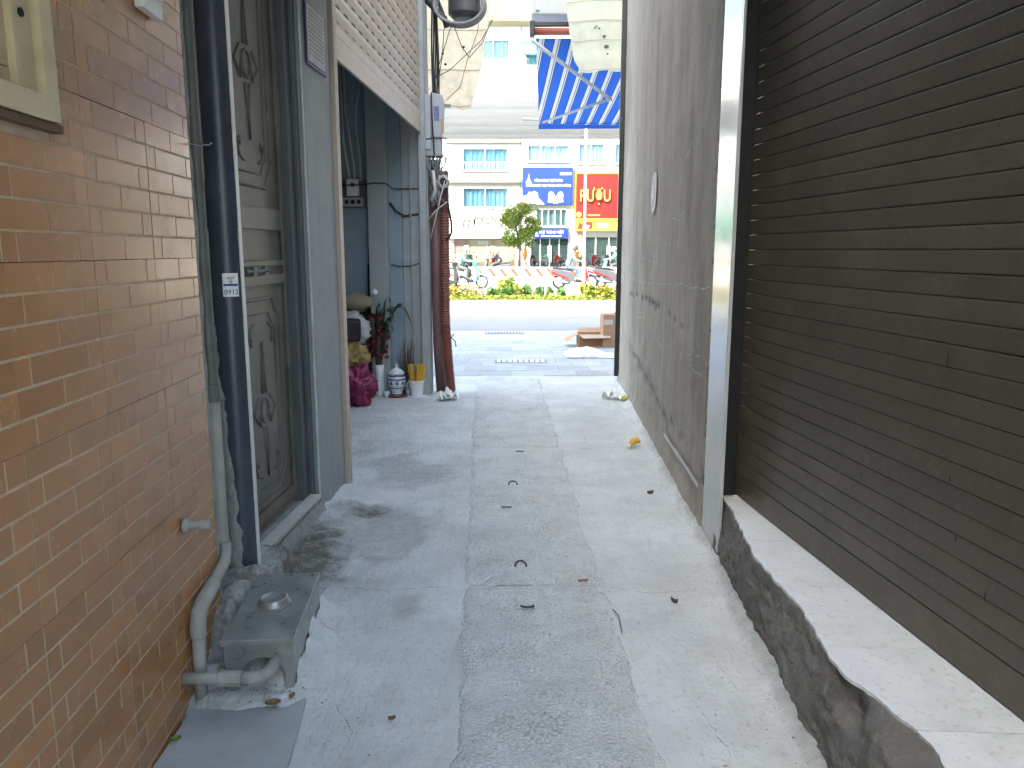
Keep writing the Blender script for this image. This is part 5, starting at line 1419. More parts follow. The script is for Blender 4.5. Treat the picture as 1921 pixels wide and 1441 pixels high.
e = MB(); e.tube([(1.36, 11.2, 3.58), (0.48, 12.34, 3.45)], 0.020, 8); e.build('folding_arm', M_galv, aw, smooth=True)
e = MB(); e.lathe([(0.035, -0.03), (0.035, 0.03)], (1.36, 11.2, 3.58), 12); e.build('elbow_joint', M_galv, aw)
for z_, r_ in ((3.66, 1), ):
    text('awning_print', 'MÁI CHE', 0.05, M_ysign, aw, (1.40, 11.1, 3.50), (R(75), 0, 0), 0.001) if False else None

# planted median
pb = thing('planter_bed', 'long planted median with pale kerb stones across the street', 'planter')
km = MB(); km.box(-0.496, 0.496, -0.09, 0.09, 0.0, 0.16); kme = km.mesh('kerb_stone', M_kerb)
for i in range(26):
    o = bpy.data.objects.new('kerb_stone', kme); COL.objects.link(o); o.parent = pb; o.location = (-12.4 + i * 1.0, 21.15, random.uniform(-.006, .006))
e = MB(); e.box(-30, 30, 21.245, 24.4, 0.0, 0.13); e.build('soil', M_dirt, pb)
e = MB(); e.box(-30, 30, 24.41, 24.6, 0.0, 0.16); e.build('rear_kerb', M_kerb, pb)
def leaf_cloud(m, c, r, n, size, flat=0.5, shell=0.5):
    for k in range(n):
        while True:
            p = Vector((random.uniform(-1, 1), random.uniform(-1, 1), random.uniform(-1, 1)))
            if shell < p.length < 1.0: break
        p = Vector((p.x * r[0], p.y * r[1], p.z * r[2])) + Vector(c)
        if p.z < 0.02: continue
        a = Vector((random.uniform(-1, 1), random.uniform(-1, 1), random.uniform(-flat, flat))).normalized() * size * random.uniform(0.6, 1.3)
        bb = a.cross(Vector((random.uniform(-1, 1), random.uniform(-1, 1), random.uniform(-1, 1)))).normalized() * size * 0.45 * random.uniform(0.6, 1.3)
        m.add([p - a, p + bb, p + a, p - bb], [(0, 1, 2, 3)])
random.seed(41)
e = MB()
for k in range(5200):
    x = random.uniform(-12, 12); y = 21.3 + 1.1 * random.random() ** 1.3
    h = 0.13 + 0.12 * random.random() * (1 + 0.5 * fbm(x * 1.5, y, 1))
    leaf_cloud(e, (x, y, h), (0.02, 0.02, 0.02), 1, 0.075, 0.5, 0.0)
o = e.build('ground_cover', M_foliage2, None); o['kind'] = 'stuff'; tag(o, 'low yellow-green ground cover along the front of the median', 'ground cover')
def shrub(label, x, y, r, h, n, mtl, size=0.085, fl=None, nf=0):
    s = thing('shrub', label, 'shrub', (x, y, 0.13), 0, 'shrubs in the planted median')
    m = MB()
    for c_ in range(max(3, int(r * 9))):
        cx, cz = random.uniform(-r, r) * 0.75, random.uniform(0.3, 0.9) * h * (1 - 0.3 * abs(random.uniform(-1, 1)))
        leaf_cloud(m, (cx, random.uniform(-.2, .2), cz * 0.75), (r * 0.42, 0.3, h * 0.34), n // max(3, int(r * 9)), size, 0.8, 0.2)
    m.build('foliage', mtl, s)
    st_ = MB()
    for k in range(5): st_.tube([(0.05 * k - 0.1, 0, -0.02), (random.uniform(-r, r) * 0.5, random.uniform(-.1, .1), h * 0.6)], [0.012, 0.005], 4)
    st_.build('stems', M_bark, s)
    if fl:
        m = MB()
        for k in range(nf): leaf_cloud(m, (random.uniform(-r, r), random.uniform(-.3, .1) - 0.1, random.uniform(0.2, 1.0) * h), (.02, .02, .02), 1, 0.06, 1, 0)
        m.build('flowers', fl, s)
shrub('orange-flowered shrub row at the left end of the median', -1.75, 22.2, 0.95, 0.42, 420, M_foliage, 0.08, M_orange, 260)
shrub('bright green tuft above the orange flowers on the left', -2.15, 23.2, 0.55, 0.62, 260, M_foliage)
shrub('deep green tuft just right of the orange flowers', -0.62, 22.6, 0.26, 0.48, 170, M_foliage3)
shrub('tallest yellow-green bush in the middle of the median', 0.02, 22.7, 0.42, 0.80, 420, M_foliage2)
shrub('low green bush at the left foot of the tallest bush', -0.28, 22.4, 0.32, 0.42, 200, M_foliage3)
shrub('green tuft right of the tallest bush', 0.62, 22.8, 0.26, 0.50, 170, M_foliage3)
shrub('small green tuft below the striped barrier centre', 0.98, 22.8, 0.22, 0.44, 140, M_foliage3)
shrub('green tuft under the rear wheel of the red scooter', 1.44, 22.8, 0.22, 0.44, 150, M_foliage3)
shrub('yellow-green spreading bush near the right end of median', 2.25, 22.4, 0.55, 0.46, 420, M_foliage2)
shrub('bushy shrub with orange tips at the right end of median', 2.95, 22.2, 0.45, 0.44, 300, M_foliage2, 0.08, M_orange, 110)
shrub('orange-flowered shrub farther left along the median', -4.2, 22.2, 1.2, 0.45, 420, M_foliage2, 0.08, M_orange, 420)
shrub('green shrub at far left of the median', -6.6, 22.5, 0.9, 0.5, 300, M_foliage3)
shrub('low shrub at far right of the median', 4.4, 22.5, 0.9, 0.5, 300, M_foliage2)

# striped barrier
bar = thing('traffic_barrier', 'long white traffic barrier with slanted red stripes', 'barrier', (0, 34.5, 0))
for i in range(-6, 5):
    x0 = i * 2.6 + 0.35
    e = MB(); e.prism([(x0, 0.0), (x0 + 2.57, 0.0), (x0 + 2.57, 0.78), (x0, 0.78)], -0.16, 0.16); e.build('barrier_block', mat('white_barrier_paint', (0.72, 0.72, 0.70), 0.6, 0.06, 1), bar, bevel=0.03)
    for k in range(5):
        x = x0 + 0.12 + k * 0.50
        e = MB(); e.add([(x, -0.1635, 0.74), (x + 0.20, -0.1635, 0.74), (x + 0.48, -0.1635, 0.36), (x + 0.30, -0.1635, 0.36)], [(3, 2, 1, 0)]); e.build('stripe', mat('red_stripe_paint', (0.45, 0.05, 0.03), 0.6), bar)
        e = MB(); e.add([(x + 0.2, -0.1635, 0.22), (x + 0.36, -0.1635, 0.22), (x + 0.36, -0.1635, 0.18), (x + 0.2, -0.1635, 0.18)], [(3, 2, 1, 0)]); e.build('lifting_slot', M_black, bar)
    e = MB(); e.box(x0 + 2.575, x0 + 2.595, -0.15, 0.15, 0.0, 0.8); e.build('joint_pin', M_galv, bar)

# lamp post
lp = thing('lamp_post', 'slim white lamp post in front of the red sign', 'lamp post', (2.69, 29.0, 0))
e = MB(); e.tube([(0, 0, 0), (0, 0, 4), (0, 0, 8.2)], [0.06, 0.045, 0.04], 12); e.build('pole', M_galv, lp, smooth=True)
e = MB(); e.tube([(0, 0, 8.1), (0.1, 0.3, 8.5), (0.15, 1.6, 8.8)], 0.03, 8); e.build('arm', M_galv, lp, smooth=True)
e = MB(); e.box(0.02, 0.28, 1.5, 2.1, 8.74, 8.84); e.build('lamp_head', M_galv, lp, bevel=0.03)
e = MB(); e.box(-0.14, 0.14, -0.14, 0.14, 0, 0.06); e.build('base_plate', M_galv, lp)

# overpass
ov = thing('overpass', 'white concrete overpass deck crossing above the far street', 'overpass')
e = MB(); e.box(-60, 60, 41.255, 54.74, 9.03, 9.5); e.build('deck', M_deck, ov)
e = MB(); e.prism([(41.0, 9.0), (41.25, 9.0), (41.25, 10.4), (41.0, 10.4)], -60, 60, Matrix(((0, 1, 0, 0), (1, 0, 0, 0), (0, 0, 1, 0), (0, 0, 0, 1)))); e.build('parapet', M_deck, ov)
e = MB(); e.box(-60, 60, 54.75, 55.0, 9.51, 10.4); e.build('parapet', M_deck, ov)
e = MB(); e.box(-60, 60, 40.93, 40.998, 9.0, 9.14); e.build('drip_edge', M_wallc, ov)
for y in (43.2, 46.4, 49.6, 52.8):
    e = MB(); e.box(-60, 60, y - 0.5, y + 0.5, 8.9, 9.029); e.build('girder', M_deck, ov)
for x in (-17, 15):
    e = MB(); e.box(x - 0.9, x + 0.9, 47.0, 49.0, 0, 8.4); e.box(x - 2.5, x + 2.5, 44, 52, 8.4, 8.899); e.build('pier', M_deck, ov, bevel=0.1)

# ------------------------------------------------------------------ buildings across the street
YB = 62.0
def window(parent, x0, x1, z0, z1, curt, nmull=2, y=YB, sill=True):
    f = MB()
    t = 0.07
    f.box(x0, x1, y - 0.04, y + 0.10, z0, z0 + t); f.box(x0, x1, y - 0.04, y + 0.10, z1 - t, z1)
    f.box(x0, x0 + t, y - 0.04, y + 0.10, z0 + t, z1 - t); f.box(x1 - t, x1, y - 0.04, y + 0.10, z0 + t, z1 - t)
    for k in range(1, nmull + 1):
        xm = x0 + (x1 - x0) * k / (nmull + 1); f.box(xm - 0.03, xm + 0.03, y - 0.03, y + 0.08, z0 + t, z1 - t)
    wnd = f.build('window', M_winfr, parent)
    c = MB(); n = 90
    c.grid(lambda u, v: (x0 + t + (x1 - x0 - 2 * t) * u, y + 0.22 + 0.05 * math.sin(u * (x1 - x0) * 17) + 0.03 * math.sin(u * (x1 - x0) * 7.3), z0 + t + (z1 - z0 - 2 * t) * v), n, 1)
    c.build('curtain', curt, wnd)
    p = MB(); p.box(x0 + t, x1 - t, y + 0.02, y + 0.03, z0 + t, z1 - t); p.build('pane', M_pane, wnd)
    if sill:
        s = MB(); s.box(x0 - 0.1, x1 + 0.1, y - 0.22, y - 0.041, z0 - 0.08, z0); s.build('sill', M_winfr, wnd)
    return wnd
def wall_with_holes(name, x0, x1, z0, z1, holes, mtl, parent, y=YB, depth=0.3):
    """front wall as butted blocks around window openings (holes sorted by z, one column)"""
    m = MB()
    zs = sorted(set([z0, z1] + [h[2] for h in holes] + [h[3] for h in holes]))
    for za, zb in zip(zs[:-1], zs[1:]):
        row = sorted([h for h in holes if h[2] <= za and h[3] >= zb])
        x = x0
        for h in row:
            if h[0] > x: m.box(x, h[0], y, y + depth, za, zb)
            x = h[1]
        if x < x1: m.box(x, x1, y, y + depth, za, zb)
    return m.build(name, mtl, parent)
def house(label, x0, x1, h, holes, wallm):
    hs = thing('shop_building', label, 'building', ((x0 + x1) / 2, YB, 0))
    hs.location = (0, 0, 0)
    wall_with_holes('front_wall', x0 + 0.01, x1 - 0.01, 0.12, h, holes, wallm, hs)
    m = MB(); m.box(x0 + 0.01, x1 - 0.01, YB + 1.2, YB + 9, 0.12, h); m.build('rooms', M_blind, hs)
    m = MB(); m.box(x0 + 0.01, x0 + 0.2, YB + 0.301, YB + 1.19, 0.12, h); m.box(x1 - 0.2, x1 - 0.01, YB + 0.301, YB + 1.19, 0.12, h); m.build('party_wall', wallm, hs)
    m = MB(); m.box(x0, x1, YB - 0.3, YB + 9, h + 0.001, h + 0.3); m.build('roof_slab', wallm, hs)
    return hs
# white building with script sign
H1 = [(-3.87, -0.31, 7.68, 9.37), (-3.87, -0.31, 4.83, 6.38), (-3.9, -0.2, 15.9, 17.3), (-3.0, -0.2, 12.0, 13.8), (-4.6, 0.2, 0.121, 2.40)]
b1 = house('white building with blue-curtained windows and pale script sign', -5.2, 0.68, 20.5, H1, M_wallw)
window(b1, *H1[0], M_curtA, 1); window(b1, *H1[1], M_curtA, 1); window(b1, *H1[2], M_curtB, 2); window(b1, *H1[3], M_curtB, 2)
e = MB()
for k in range(18): e.box(-3.8 + 0.2 * k, -3.77 + 0.2 * k, YB - 0.2, YB - 0.17, 7.7, 8.25)
e.box(-3.87, -0.31, YB - 0.21, YB - 0.16, 8.251, 8.30); e.build('window_railing', M_winfr, b1)
for z in (6.75, 9.75):
    e = MB(); e.box(-5.19, 0.67, YB - 0.35, YB - 0.001, z, z + 0.28); e.build('floor_band', M_wallc, b1)
e = MB(); e.box(-5.1, 0.5, YB - 0.35, YB - 0.002, 2.45, 4.62); e.build('sign_panel', M_wallw, b1, bevel=0.02)
text('sign_letters', 'm', 1.5, M_lgrey, b1, (-3.45, YB - 0.36, 3.72), shear=0.2)
text('sign_letters', 'Hồng', 1.25, M_lgrey, b1, (-1.75, YB - 0.36, 3.95), shear=0.25)
e = MB(); e.box(-2.9, -0.6, YB - 0.36, YB - 0.352, 3.18, 3.24); e.build('sign_underline', M_lgrey, b1)
e = MB(); e.box(-4.6, -3.6, YB + 0.1, YB + 0.14, 0.125, 2.4); e.build('brown_panel', mat('brown_shop_panel', (0.22, 0.16, 0.15), 0.6, 0.1, 2), b1)
e = MB(); e.box(-3.55, -3.4, YB + 0.05, YB + 0.2, 0.125, 2.4); e.box(-1.72, -1.5, YB + 0.05, YB + 0.2, 0.125, 2.4); e.box(-0.1, 0.19, YB + 0.05, YB + 0.2, 0.125, 2.4); e.build('shop_post', M_wallc, b1)
e = MB(); e.box(-3.39, -1.73, YB + 0.12, YB + 0.15, 0.125, 2.4); e.box(-1.49, -0.11, YB + 0.12, YB + 0.15, 0.125, 2.4); e.build('shop_shutter', mat('khaki_shutter', (0.27, 0.26, 0.19), 0.5, 0.12, 2, streak=0.2), b1)
e = MB(); e.box(-2.7, -1.9, YB + 0.10, YB + 0.119, 1.95, 2.25); e.build('vent_panel', M_blind, b1)
e = MB(); e.box(-2.0, -1.92, YB + 0.09, YB + 0.119, 0.3, 1.9); e.build('door_handle', M_winfr, b1)
# balcony high on the white building and cream eave
e = MB(); e.box(-4.5, 1.2, YB - 1.3, YB - 0.001, 14.2, 14.9); e.build('balcony', M_wallw, b1)
e = MB(); e.box(-4.5, 1.2, YB - 1.3, YB - 1.24, 15.62, 15.70); e.box(-4.5, 1.2, YB - 1.29, YB - 1.25, 15.25, 15.29)
for k in range(39): e.box(-4.5 + 0.15 * k, -4.47 + 0.15 * k, YB - 1.29, YB - 1.25, 14.901, 15.62)
e.build('balcony_railing', mat('grey_blue_railing', (0.07, 0.09, 0.11), 0.4), b1)
e = MB(); e.box(-6.0, 1.4, YB - 1.6, YB - 0.001, 18.25, 22.4); e.build('cream_eave', mat('cream_eave_paint', (0.25, 0.22, 0.13), 0.7, 0.06, 0.6), b1)
# blue-sign building
H2 = [(1.2, 4.45, 8.35, 9.6), (1.9, 4.35, 3.4, 4.75), (1.5, 4.5, 0.121, 2.42), (1.0, 3.2, 15.4, 17.0)]
b2 = house('narrow white shop building under a big blue picture sign', 0.70, 4.90, 19.0, H2, M_wallw)
window(b2, *H2[0], M_curtB, 2); window(b2, *H2[1], M_blind, 4); window(b2, *H2[3], mat('teal_blind', (0.10, 0.36, 0.38), 0.7), 1)
e = MB(); e.box(0.80, 2.6, YB - 0.5, YB - 0.002, 16.2, 17.1); e.build('teal_panel', mat('teal_panel', (0.12, 0.44, 0.46), 0.5), b2)
def shopfront(parent, x0, x1, z1):
    g_ = MB(); g_.box(x0, x1, YB + 0.1, YB + 0.13, 0.125, z1); gl = g_.build('shop_front', M_shopglass, parent)
    for xm in [x0 + (x1 - x0) * k / 4 for k in range(5)]:
        f = MB(); f.box(xm - 0.04, xm + 0.04, YB + 0.06, YB + 0.17, 0.125, z1); f.build('frame', M_winfr, gl)
    for dx in (-0.12, 0.12):
        f = MB(); f.tube([((x0 + x1) / 2 + dx, YB + 0.0, 0.6), ((x0 + x1) / 2 + dx, YB + 0.0, 1.9)], 0.035, 6); f.build('handle', M_winfr, gl)
    random.seed(int(x0 * 10))
    for k in range(9):
        xx = random.uniform(x0, x1 - 0.4); f = MB(); f.box(xx, xx + random.uniform(.2, .5), YB + 0.5, YB + 0.8, 0.13, random.uniform(0.6, 1.9))
        f.build('display_goods', mat('goods%d' % (k % 4), [(0.3, 0.35, 0.34), (0.12, 0.25, 0.14), (0.4, 0.38, 0.3), (0.2, 0.22, 0.26)][k % 4], 0.6, 0.2, 3), parent)
shopfront(b2, 1.5, 4.5, 2.42)
s2 = thing('blue_sign', 'large blue sign with white ear pictures above a shop', 'sign', (0, YB - 0.3, 0))
e = MB(); e.box(0.80, 4.75, 0.0, 0.24, 5.04, 7.90); e.build('panel', M_bsign, s2, bevel=0.02)
M_swhite = mat('white_sign_print', (0.72, 0.74, 0.76), 0.5)
text('lettering', 'VĂN PHÒNG TRỢ THÍNH', 0.30, M_swhite, s2, (2.85, -0.012, 6.88), width=2.2)
text('lettering', 'CHUYÊN MÁY TRỢ THÍNH CHÍNH HÃNG', 0.26, M_swhite, s2, (2.85, -0.012, 6.50), width=3.5)
e = MB(); e.box(3.75, 4.62, -0.012, -0.002, 7.32, 7.50); e.build('white_tab', M_swhite, s2, bevel=0.0)
e = MB(); e.add([(1.06, -0.012, 6.70), (1.52, -0.012, 6.70), (1.36, -0.012, 7.05), (1.30, -0.012, 7.42), (1.25, -0.012, 7.05)], [(0, 1, 2, 3, 4)]); e.build('emblem', M_swhite, s2)
def ear(cx, sg):
    pts = [(-0.05, 0.0), (-0.30, 0.12), (-0.62, 0.16), (-0.55, 0.4), (-0.58, 0.75), (-0.45, 0.98), (-0.22, 0.93), (-0.05, 0.6)]
    pts = [(cx + sg * x, 5.12 + z * 0.95) for x, z in pts]
    if sg < 0: pts = pts[::-1]
    m = MB(); m.add([(x, -0.012, z) for x, z in pts], [tuple(range(8))[::-1]]); m.build('ear_picture', M_swhite, s2)
    m = MB(); q = [(-0.42, 0.42), (-0.50, 0.62), (-0.42, 0.85), (-0.36, 0.6)]
    q = [(cx + sg * x, 5.12 + z * 0.95) for x, z in q]
    if sg < 0: q = q[::-1]
    m.add([(x, -0.016, z) for x, z in q], [(3, 2, 1, 0)]); m.build('ear_hollow', M_bsignd, s2)
ear(3.42, 1); ear(3.42, -1)
e = MB(); e.prism([(0.83, 5.10), (1.7, 5.10), (2.55, 5.09), (2.28, 5.35), (2.05, 5.6), (2.0, 5.95), (1.75, 6.1), (1.5, 5.98), (1.35, 6.05), (1.2, 5.8), (0.9, 5.72), (0.83, 5.6)], -0.012, -0.002); e.build('people_picture', mat('pale_print', (0.60, 0.66, 0.74), 0.5, 0.15, 3), s2)
s3 = thing('shop_sign', 'small blue shop sign with white lettering above glass doors', 'sign', (0, YB - 0.3, 0))
e = MB(); e.box(1.67, 4.42, 0.0, 0.2, 2.46, 3.18); e.build('panel', M_bsign, s3, bevel=0.02)
text('lettering', 'TRỢ THÍNH VIỆT', 0.34, M_swhite, s3, (3.1, -0.012, 2.92), width=2.0)
e = MB(); e.box(2.3, 3.9, -0.012, -0.002, 2.60, 2.68); e.build('underline', M_swhite, s3)
e = MB(); e.add([(1.8, -0.012, 2.62), (2.1, -0.012, 2.62), (1.95, -0.012, 3.05)], [(0, 1, 2)]); e.build('emblem', M_swhite, s3)
# red-sign building
H3 = [(5.15, 7.2, 8.2, 9.7), (8.0, 9.6, 8.2, 9.7), (5.6, 9.8, 0.121, 2.55), (5.2, 7.5, 12, 13.6)]
b3 = house('cream and white shop building behind the red liquor sign', 4.92, 10.2, 17.5, H3, M_wallw)
window(b3, *H3[0], M_curtB, 1); window(b3, *H3[1], M_curtB, 1); window(b3, *H3[3], M_curtB, 1)
e = MB(); e.box(4.95, 5.55, YB - 0.15, YB - 0.002, 0.13, 3.9); e.build('corner_pier', mat('tan_tile_pier', (0.42, 0.30, 0.20), 0.5), b3)
shopfront(b3, 5.6, 9.8, 2.55)
s4 = thing('red_sign', 'large red sign with gold letters RƯỢU', 'sign', (0, YB - 0.4, 0))
e = MB(); e.box(5.0, 9.4, 0.0, 0.3, 4.0, 7.38); e.build('panel', M_rsign, s4, bevel=0.02)
e = MB(); e.box(4.93, 4.995, -0.04, 0.3, 3.92, 7.5); e.box(4.93, 9.5, -0.04, 0.3, 7.385, 7.5); e.box(4.996, 9.5, -0.04, 0.3, 3.86, 3.995); e.build('yellow_frame', M_ysign, s4)
text('lettering', 'RƯỢU', 1.28, M_gold, s4, (6.50, -0.12, 5.68), extrude=0.05, width=2.35)
text('letter_shadow', 'RƯỢU', 1.28, M_dkred, s4, (6.45, -0.03, 5.60), extrude=0.03, width=2.35)
e = MB(); e.lathe([(0.22, 0.0), (0.2, 0.02), (0.0, 0.02)], (5.25, -0.002, 4.28), 14, Matrix.Rotation(R(90), 4, 'X')); e.build('round_emblem', M_gold, s4)
e = MB(); e.box(5.95, 6.9, -0.012, -0.002, 4.2, 4.3); e.build('gold_line', M_gold, s4)
s5 = thing('yellow_sign', 'yellow shop sign with red emblem beneath the red sign', 'sign', (0, YB - 0.4, 0))
e = MB(); e.box(5.0, 9.4, 0.0, 0.25, 3.02, 3.82); e.build('panel', M_ysign, s5, bevel=0.02)
e = MB(); e.prism([(5.15, 3.2), (5.75, 3.15), (6.3, 3.2), (6.35, 3.7), (5.9, 3.78), (5.6, 3.5), (5.3, 3.72)], -0.012, -0.002); e.build('red_emblem', mat('sign_red', (0.42, 0.02, 0.015), 0.5), s5)
e = MB(); e.prism([(5.5, 3.25), (6.0, 3.22), (6.1, 3.45), (5.7, 3.5)], -0.02, -0.013); e.prism([(6.7, 3.3), (7.5, 3.28), (7.6, 3.62), (6.8, 3.64)], -0.02, -0.002); e.build('white_lettering_patch', M_swhite, s5)
# plain neighbours
b4 = house('pale green-awninged building left of the white building', -15.5, -5.22, 18.0, [(-14.5, -12.5, 5, 6.6), (-11, -9, 5, 6.6), (-8, -6, 5, 6.6), (-14.5, -12.5, 8.2, 9.6), (-11, -9, 8.2, 9.6), (-8, -6, 8.2, 9.6)], M_wallw)
for h in [(-14.5, -12.5, 5, 6.6), (-11, -9, 5, 6.6), (-8, -6, 5, 6.6), (-14.5, -12.5, 8.2, 9.6), (-11, -9, 8.2, 9.6), (-8, -6, 8.2, 9.6)]: window(b4, *h, M_curtB, 1)
e = MB(); e.prism([(-14, 2.6), (-6.5, 2.6), (-6.5, 4.2), (-14, 4.2)], YB - 0.3, YB - 0.002); e.build('green_sign_band', mat('teal_sign', (0.05, 0.26, 0.2), 0.5), b4)
b5 = house('plain white building right of the red sign', 10.22, 24, 18.0, [(11, 13, 5, 6.6), (15, 17, 5, 6.6), (19, 21, 5, 6.6)], M_wallw)
for h in [(11, 13, 5, 6.6), (15, 17, 5, 6.6), (19, 21, 5, 6.6)]: window(b5, *h, M_curtB, 1)
b6 = house('long pale building at the far left end of the street', -42, -15.52, 16.0, [], M_wallw)

# street tree with stakes
tr = thing('street_tree', 'young street tree with round yellow-green crown and stakes', 'tree', (0.55, 57.6, 0.12))
e = MB(); e.tube([(0, 0, 0), (0.03, 0, 1.0), (-0.02, 0, 1.9), (-0.15, 0.05, 2.6), (-0.3, 0, 3.3), (-0.2, 0, 4.0)], [0.10, 0.085, 0.08, 0.06, 0.045, 0.02], 9)
for (a, l, z0) in ((0.3, 1.2, 1.9), (2.6, 1.4, 2.0), (4.2, 1.0, 2.3), (1.2, 1.0, 2.6), (3.4, 1.3, 2.6), (5.6, 1.1, 2.4)):
    e.tube([(-0.05, 0, z0), (l * 0.5 * math.cos(a), l * 0.4 * math.sin(a), z0 + 0.55), (l * math.cos(a), l * 0.8 * math.sin(a), z0 + 1.0)], [0.045, 0.03, 0.012], 6)
e.build('trunk', M_bark, tr, smooth=True)
random.seed(77)
e = MB()
for k in range(84):
    a = random.uniform(0, 6.28); rr_ = random.uniform(0.15, 1.0) ** 0.6
    zz = random.uniform(1.75, 4.7); lim = 1.55 * math.sqrt(max(0.05, 1 - ((zz - 3.1) / 1.75) ** 2))
    c = (-0.1 + lim * rr_ * math.cos(a) + (0.25 if zz > 4.1 else 0), lim * rr_ * 0.8 * math.sin(a), zz)
    r_ = random.uniform(0.28, 0.5)
    leaf_cloud(e, c, (r_, r_, r_ * 0.75), 55, 0.12, 0.7, 0.25)
e.build('crown', mat('fresh_tree_leaves', (0.22, 0.30, 0.055), 0.6, 0.35, 3, trans=0.35), tr)
for (dx, dy) in ((-0.75, -0.2), (0.1, -0.75), (0.65, 0.2)):
    e = MB(); e.tube([(dx, dy, -0.02), (dx * 0.08, dy * 0.08, 1.75)], 0.045, 6); e.build('stake', mat('pinkish_stake', (0.42, 0.24, 0.18), 0.8), tr)
for (x, h, lab) in ((-12.0, 5.2, 'street tree farther left beyond the overpass'), (12.5, 5.0, 'street tree farther right beyond the overpass')):
    t2 = thing('street_tree', lab, 'tree', (x, 57.8, 0.12))
    e = MB(); e.tube([(0, 0, 0), (0, 0, 2.0), (0.2, 0, 3.4)], [0.12, 0.09, 0.03], 8); e.build('trunk', M_bark, t2, smooth=True)
    e = MB()
    for k in range(30):
        leaf_cloud(e, (random.uniform(-1.3, 1.3), random.uniform(-1, 1), random.uniform(2, h)), (0.5, 0.5, 0.35), 45, 0.13, 0.7, 0.25)
    e.build('crown', M_foliage, t2)
for (x, y, z0, lab) in ((4.78, 57.3, 0.12, 'folded orange parasol right of the scooter rider'), (0.98, 57.2, 0.12, 'folded orange parasol beside the tree trunk')):
    f = thing('folded_parasol', lab, 'parasol', (x, y, z0))
    e = MB(); e.lathe([(0.02, 0.0), (0.02, 0.9)], seg=8); e.lathe([(0.16, 0.0), (0.16, 0.06), (0.02, 0.07)], seg=12); e.build('pole', M_galv, f)
    e = MB(); e.lathe([(0.06, 0.75), (0.14, 0.95), (0.12, 1.4), (0.05, 1.75), (0.0, 1.85)], seg=10); e.build('cover', M_orange, f, smooth=True)

# building that closes the alley far behind the camera
cl = thing('rear_house', 'plain cement house closing the alley behind the viewer', 'house')
e = MB(); e.box(-4.0, 4.0, -15.0, -12.0, 0, 6.0); e.build('wall', M_slab, cl)
# ------------------------------------------------------------------ scooters and riders
M_tyre = mat('rubber_tyre', (0.02, 0.02, 0.022), 0.8); M_rim = mat('bright_rim', (0.55, 0.56, 0.58), 0.35, metal=0.6)
M_bred = mat('red_scooter_paint', (0.26, 0.02, 0.02), 0.3); M_bgrey = mat('grey_scooter_paint', (0.065, 0.07, 0.085), 0.35)
M_bblue = mat('dark_blue_scooter_paint', (0.035, 0.05, 0.11), 0.3); M_bwhite = mat('white_scooter_paint', (0.34, 0.35, 0.37), 0.3); M_bblk = mat('black_scooter_plastic', (0.02, 0.02, 0.022), 0.45)
RX = Matrix.Rotation(R(90), 4, 'X')
def wheel(parent, x, r=0.275):
    e = MB(); e.tube([(x + (r - 0.045) * math.cos(a), 0, r + (r - 0.045) * math.sin(a)) for a in [k * math.pi / 14 for k in range(29)]], 0.045, 8, False)
    w_ = e.build('wheel', M_tyre, parent, smooth=True)
    e = MB(); e.tube([(x + (r - 0.085) * math.cos(a), 0, r + (r - 0.085) * math.sin(a)) for a in [k * math.pi / 12 for k in range(25)]], 0.018, 6, False)
    for k in range(5):
        a = k * 2 * math.pi / 5; e.tube([(x, 0, r), (x + (r - 0.09) * math.cos(a), 0, r + (r - 0.09) * math.sin(a))], 0.018, 5)
    e.lathe([(0.05, -0.05), (0.05, 0.05)], (x, 0, r), 10, RX); e.build('rim', M_rim, w_)
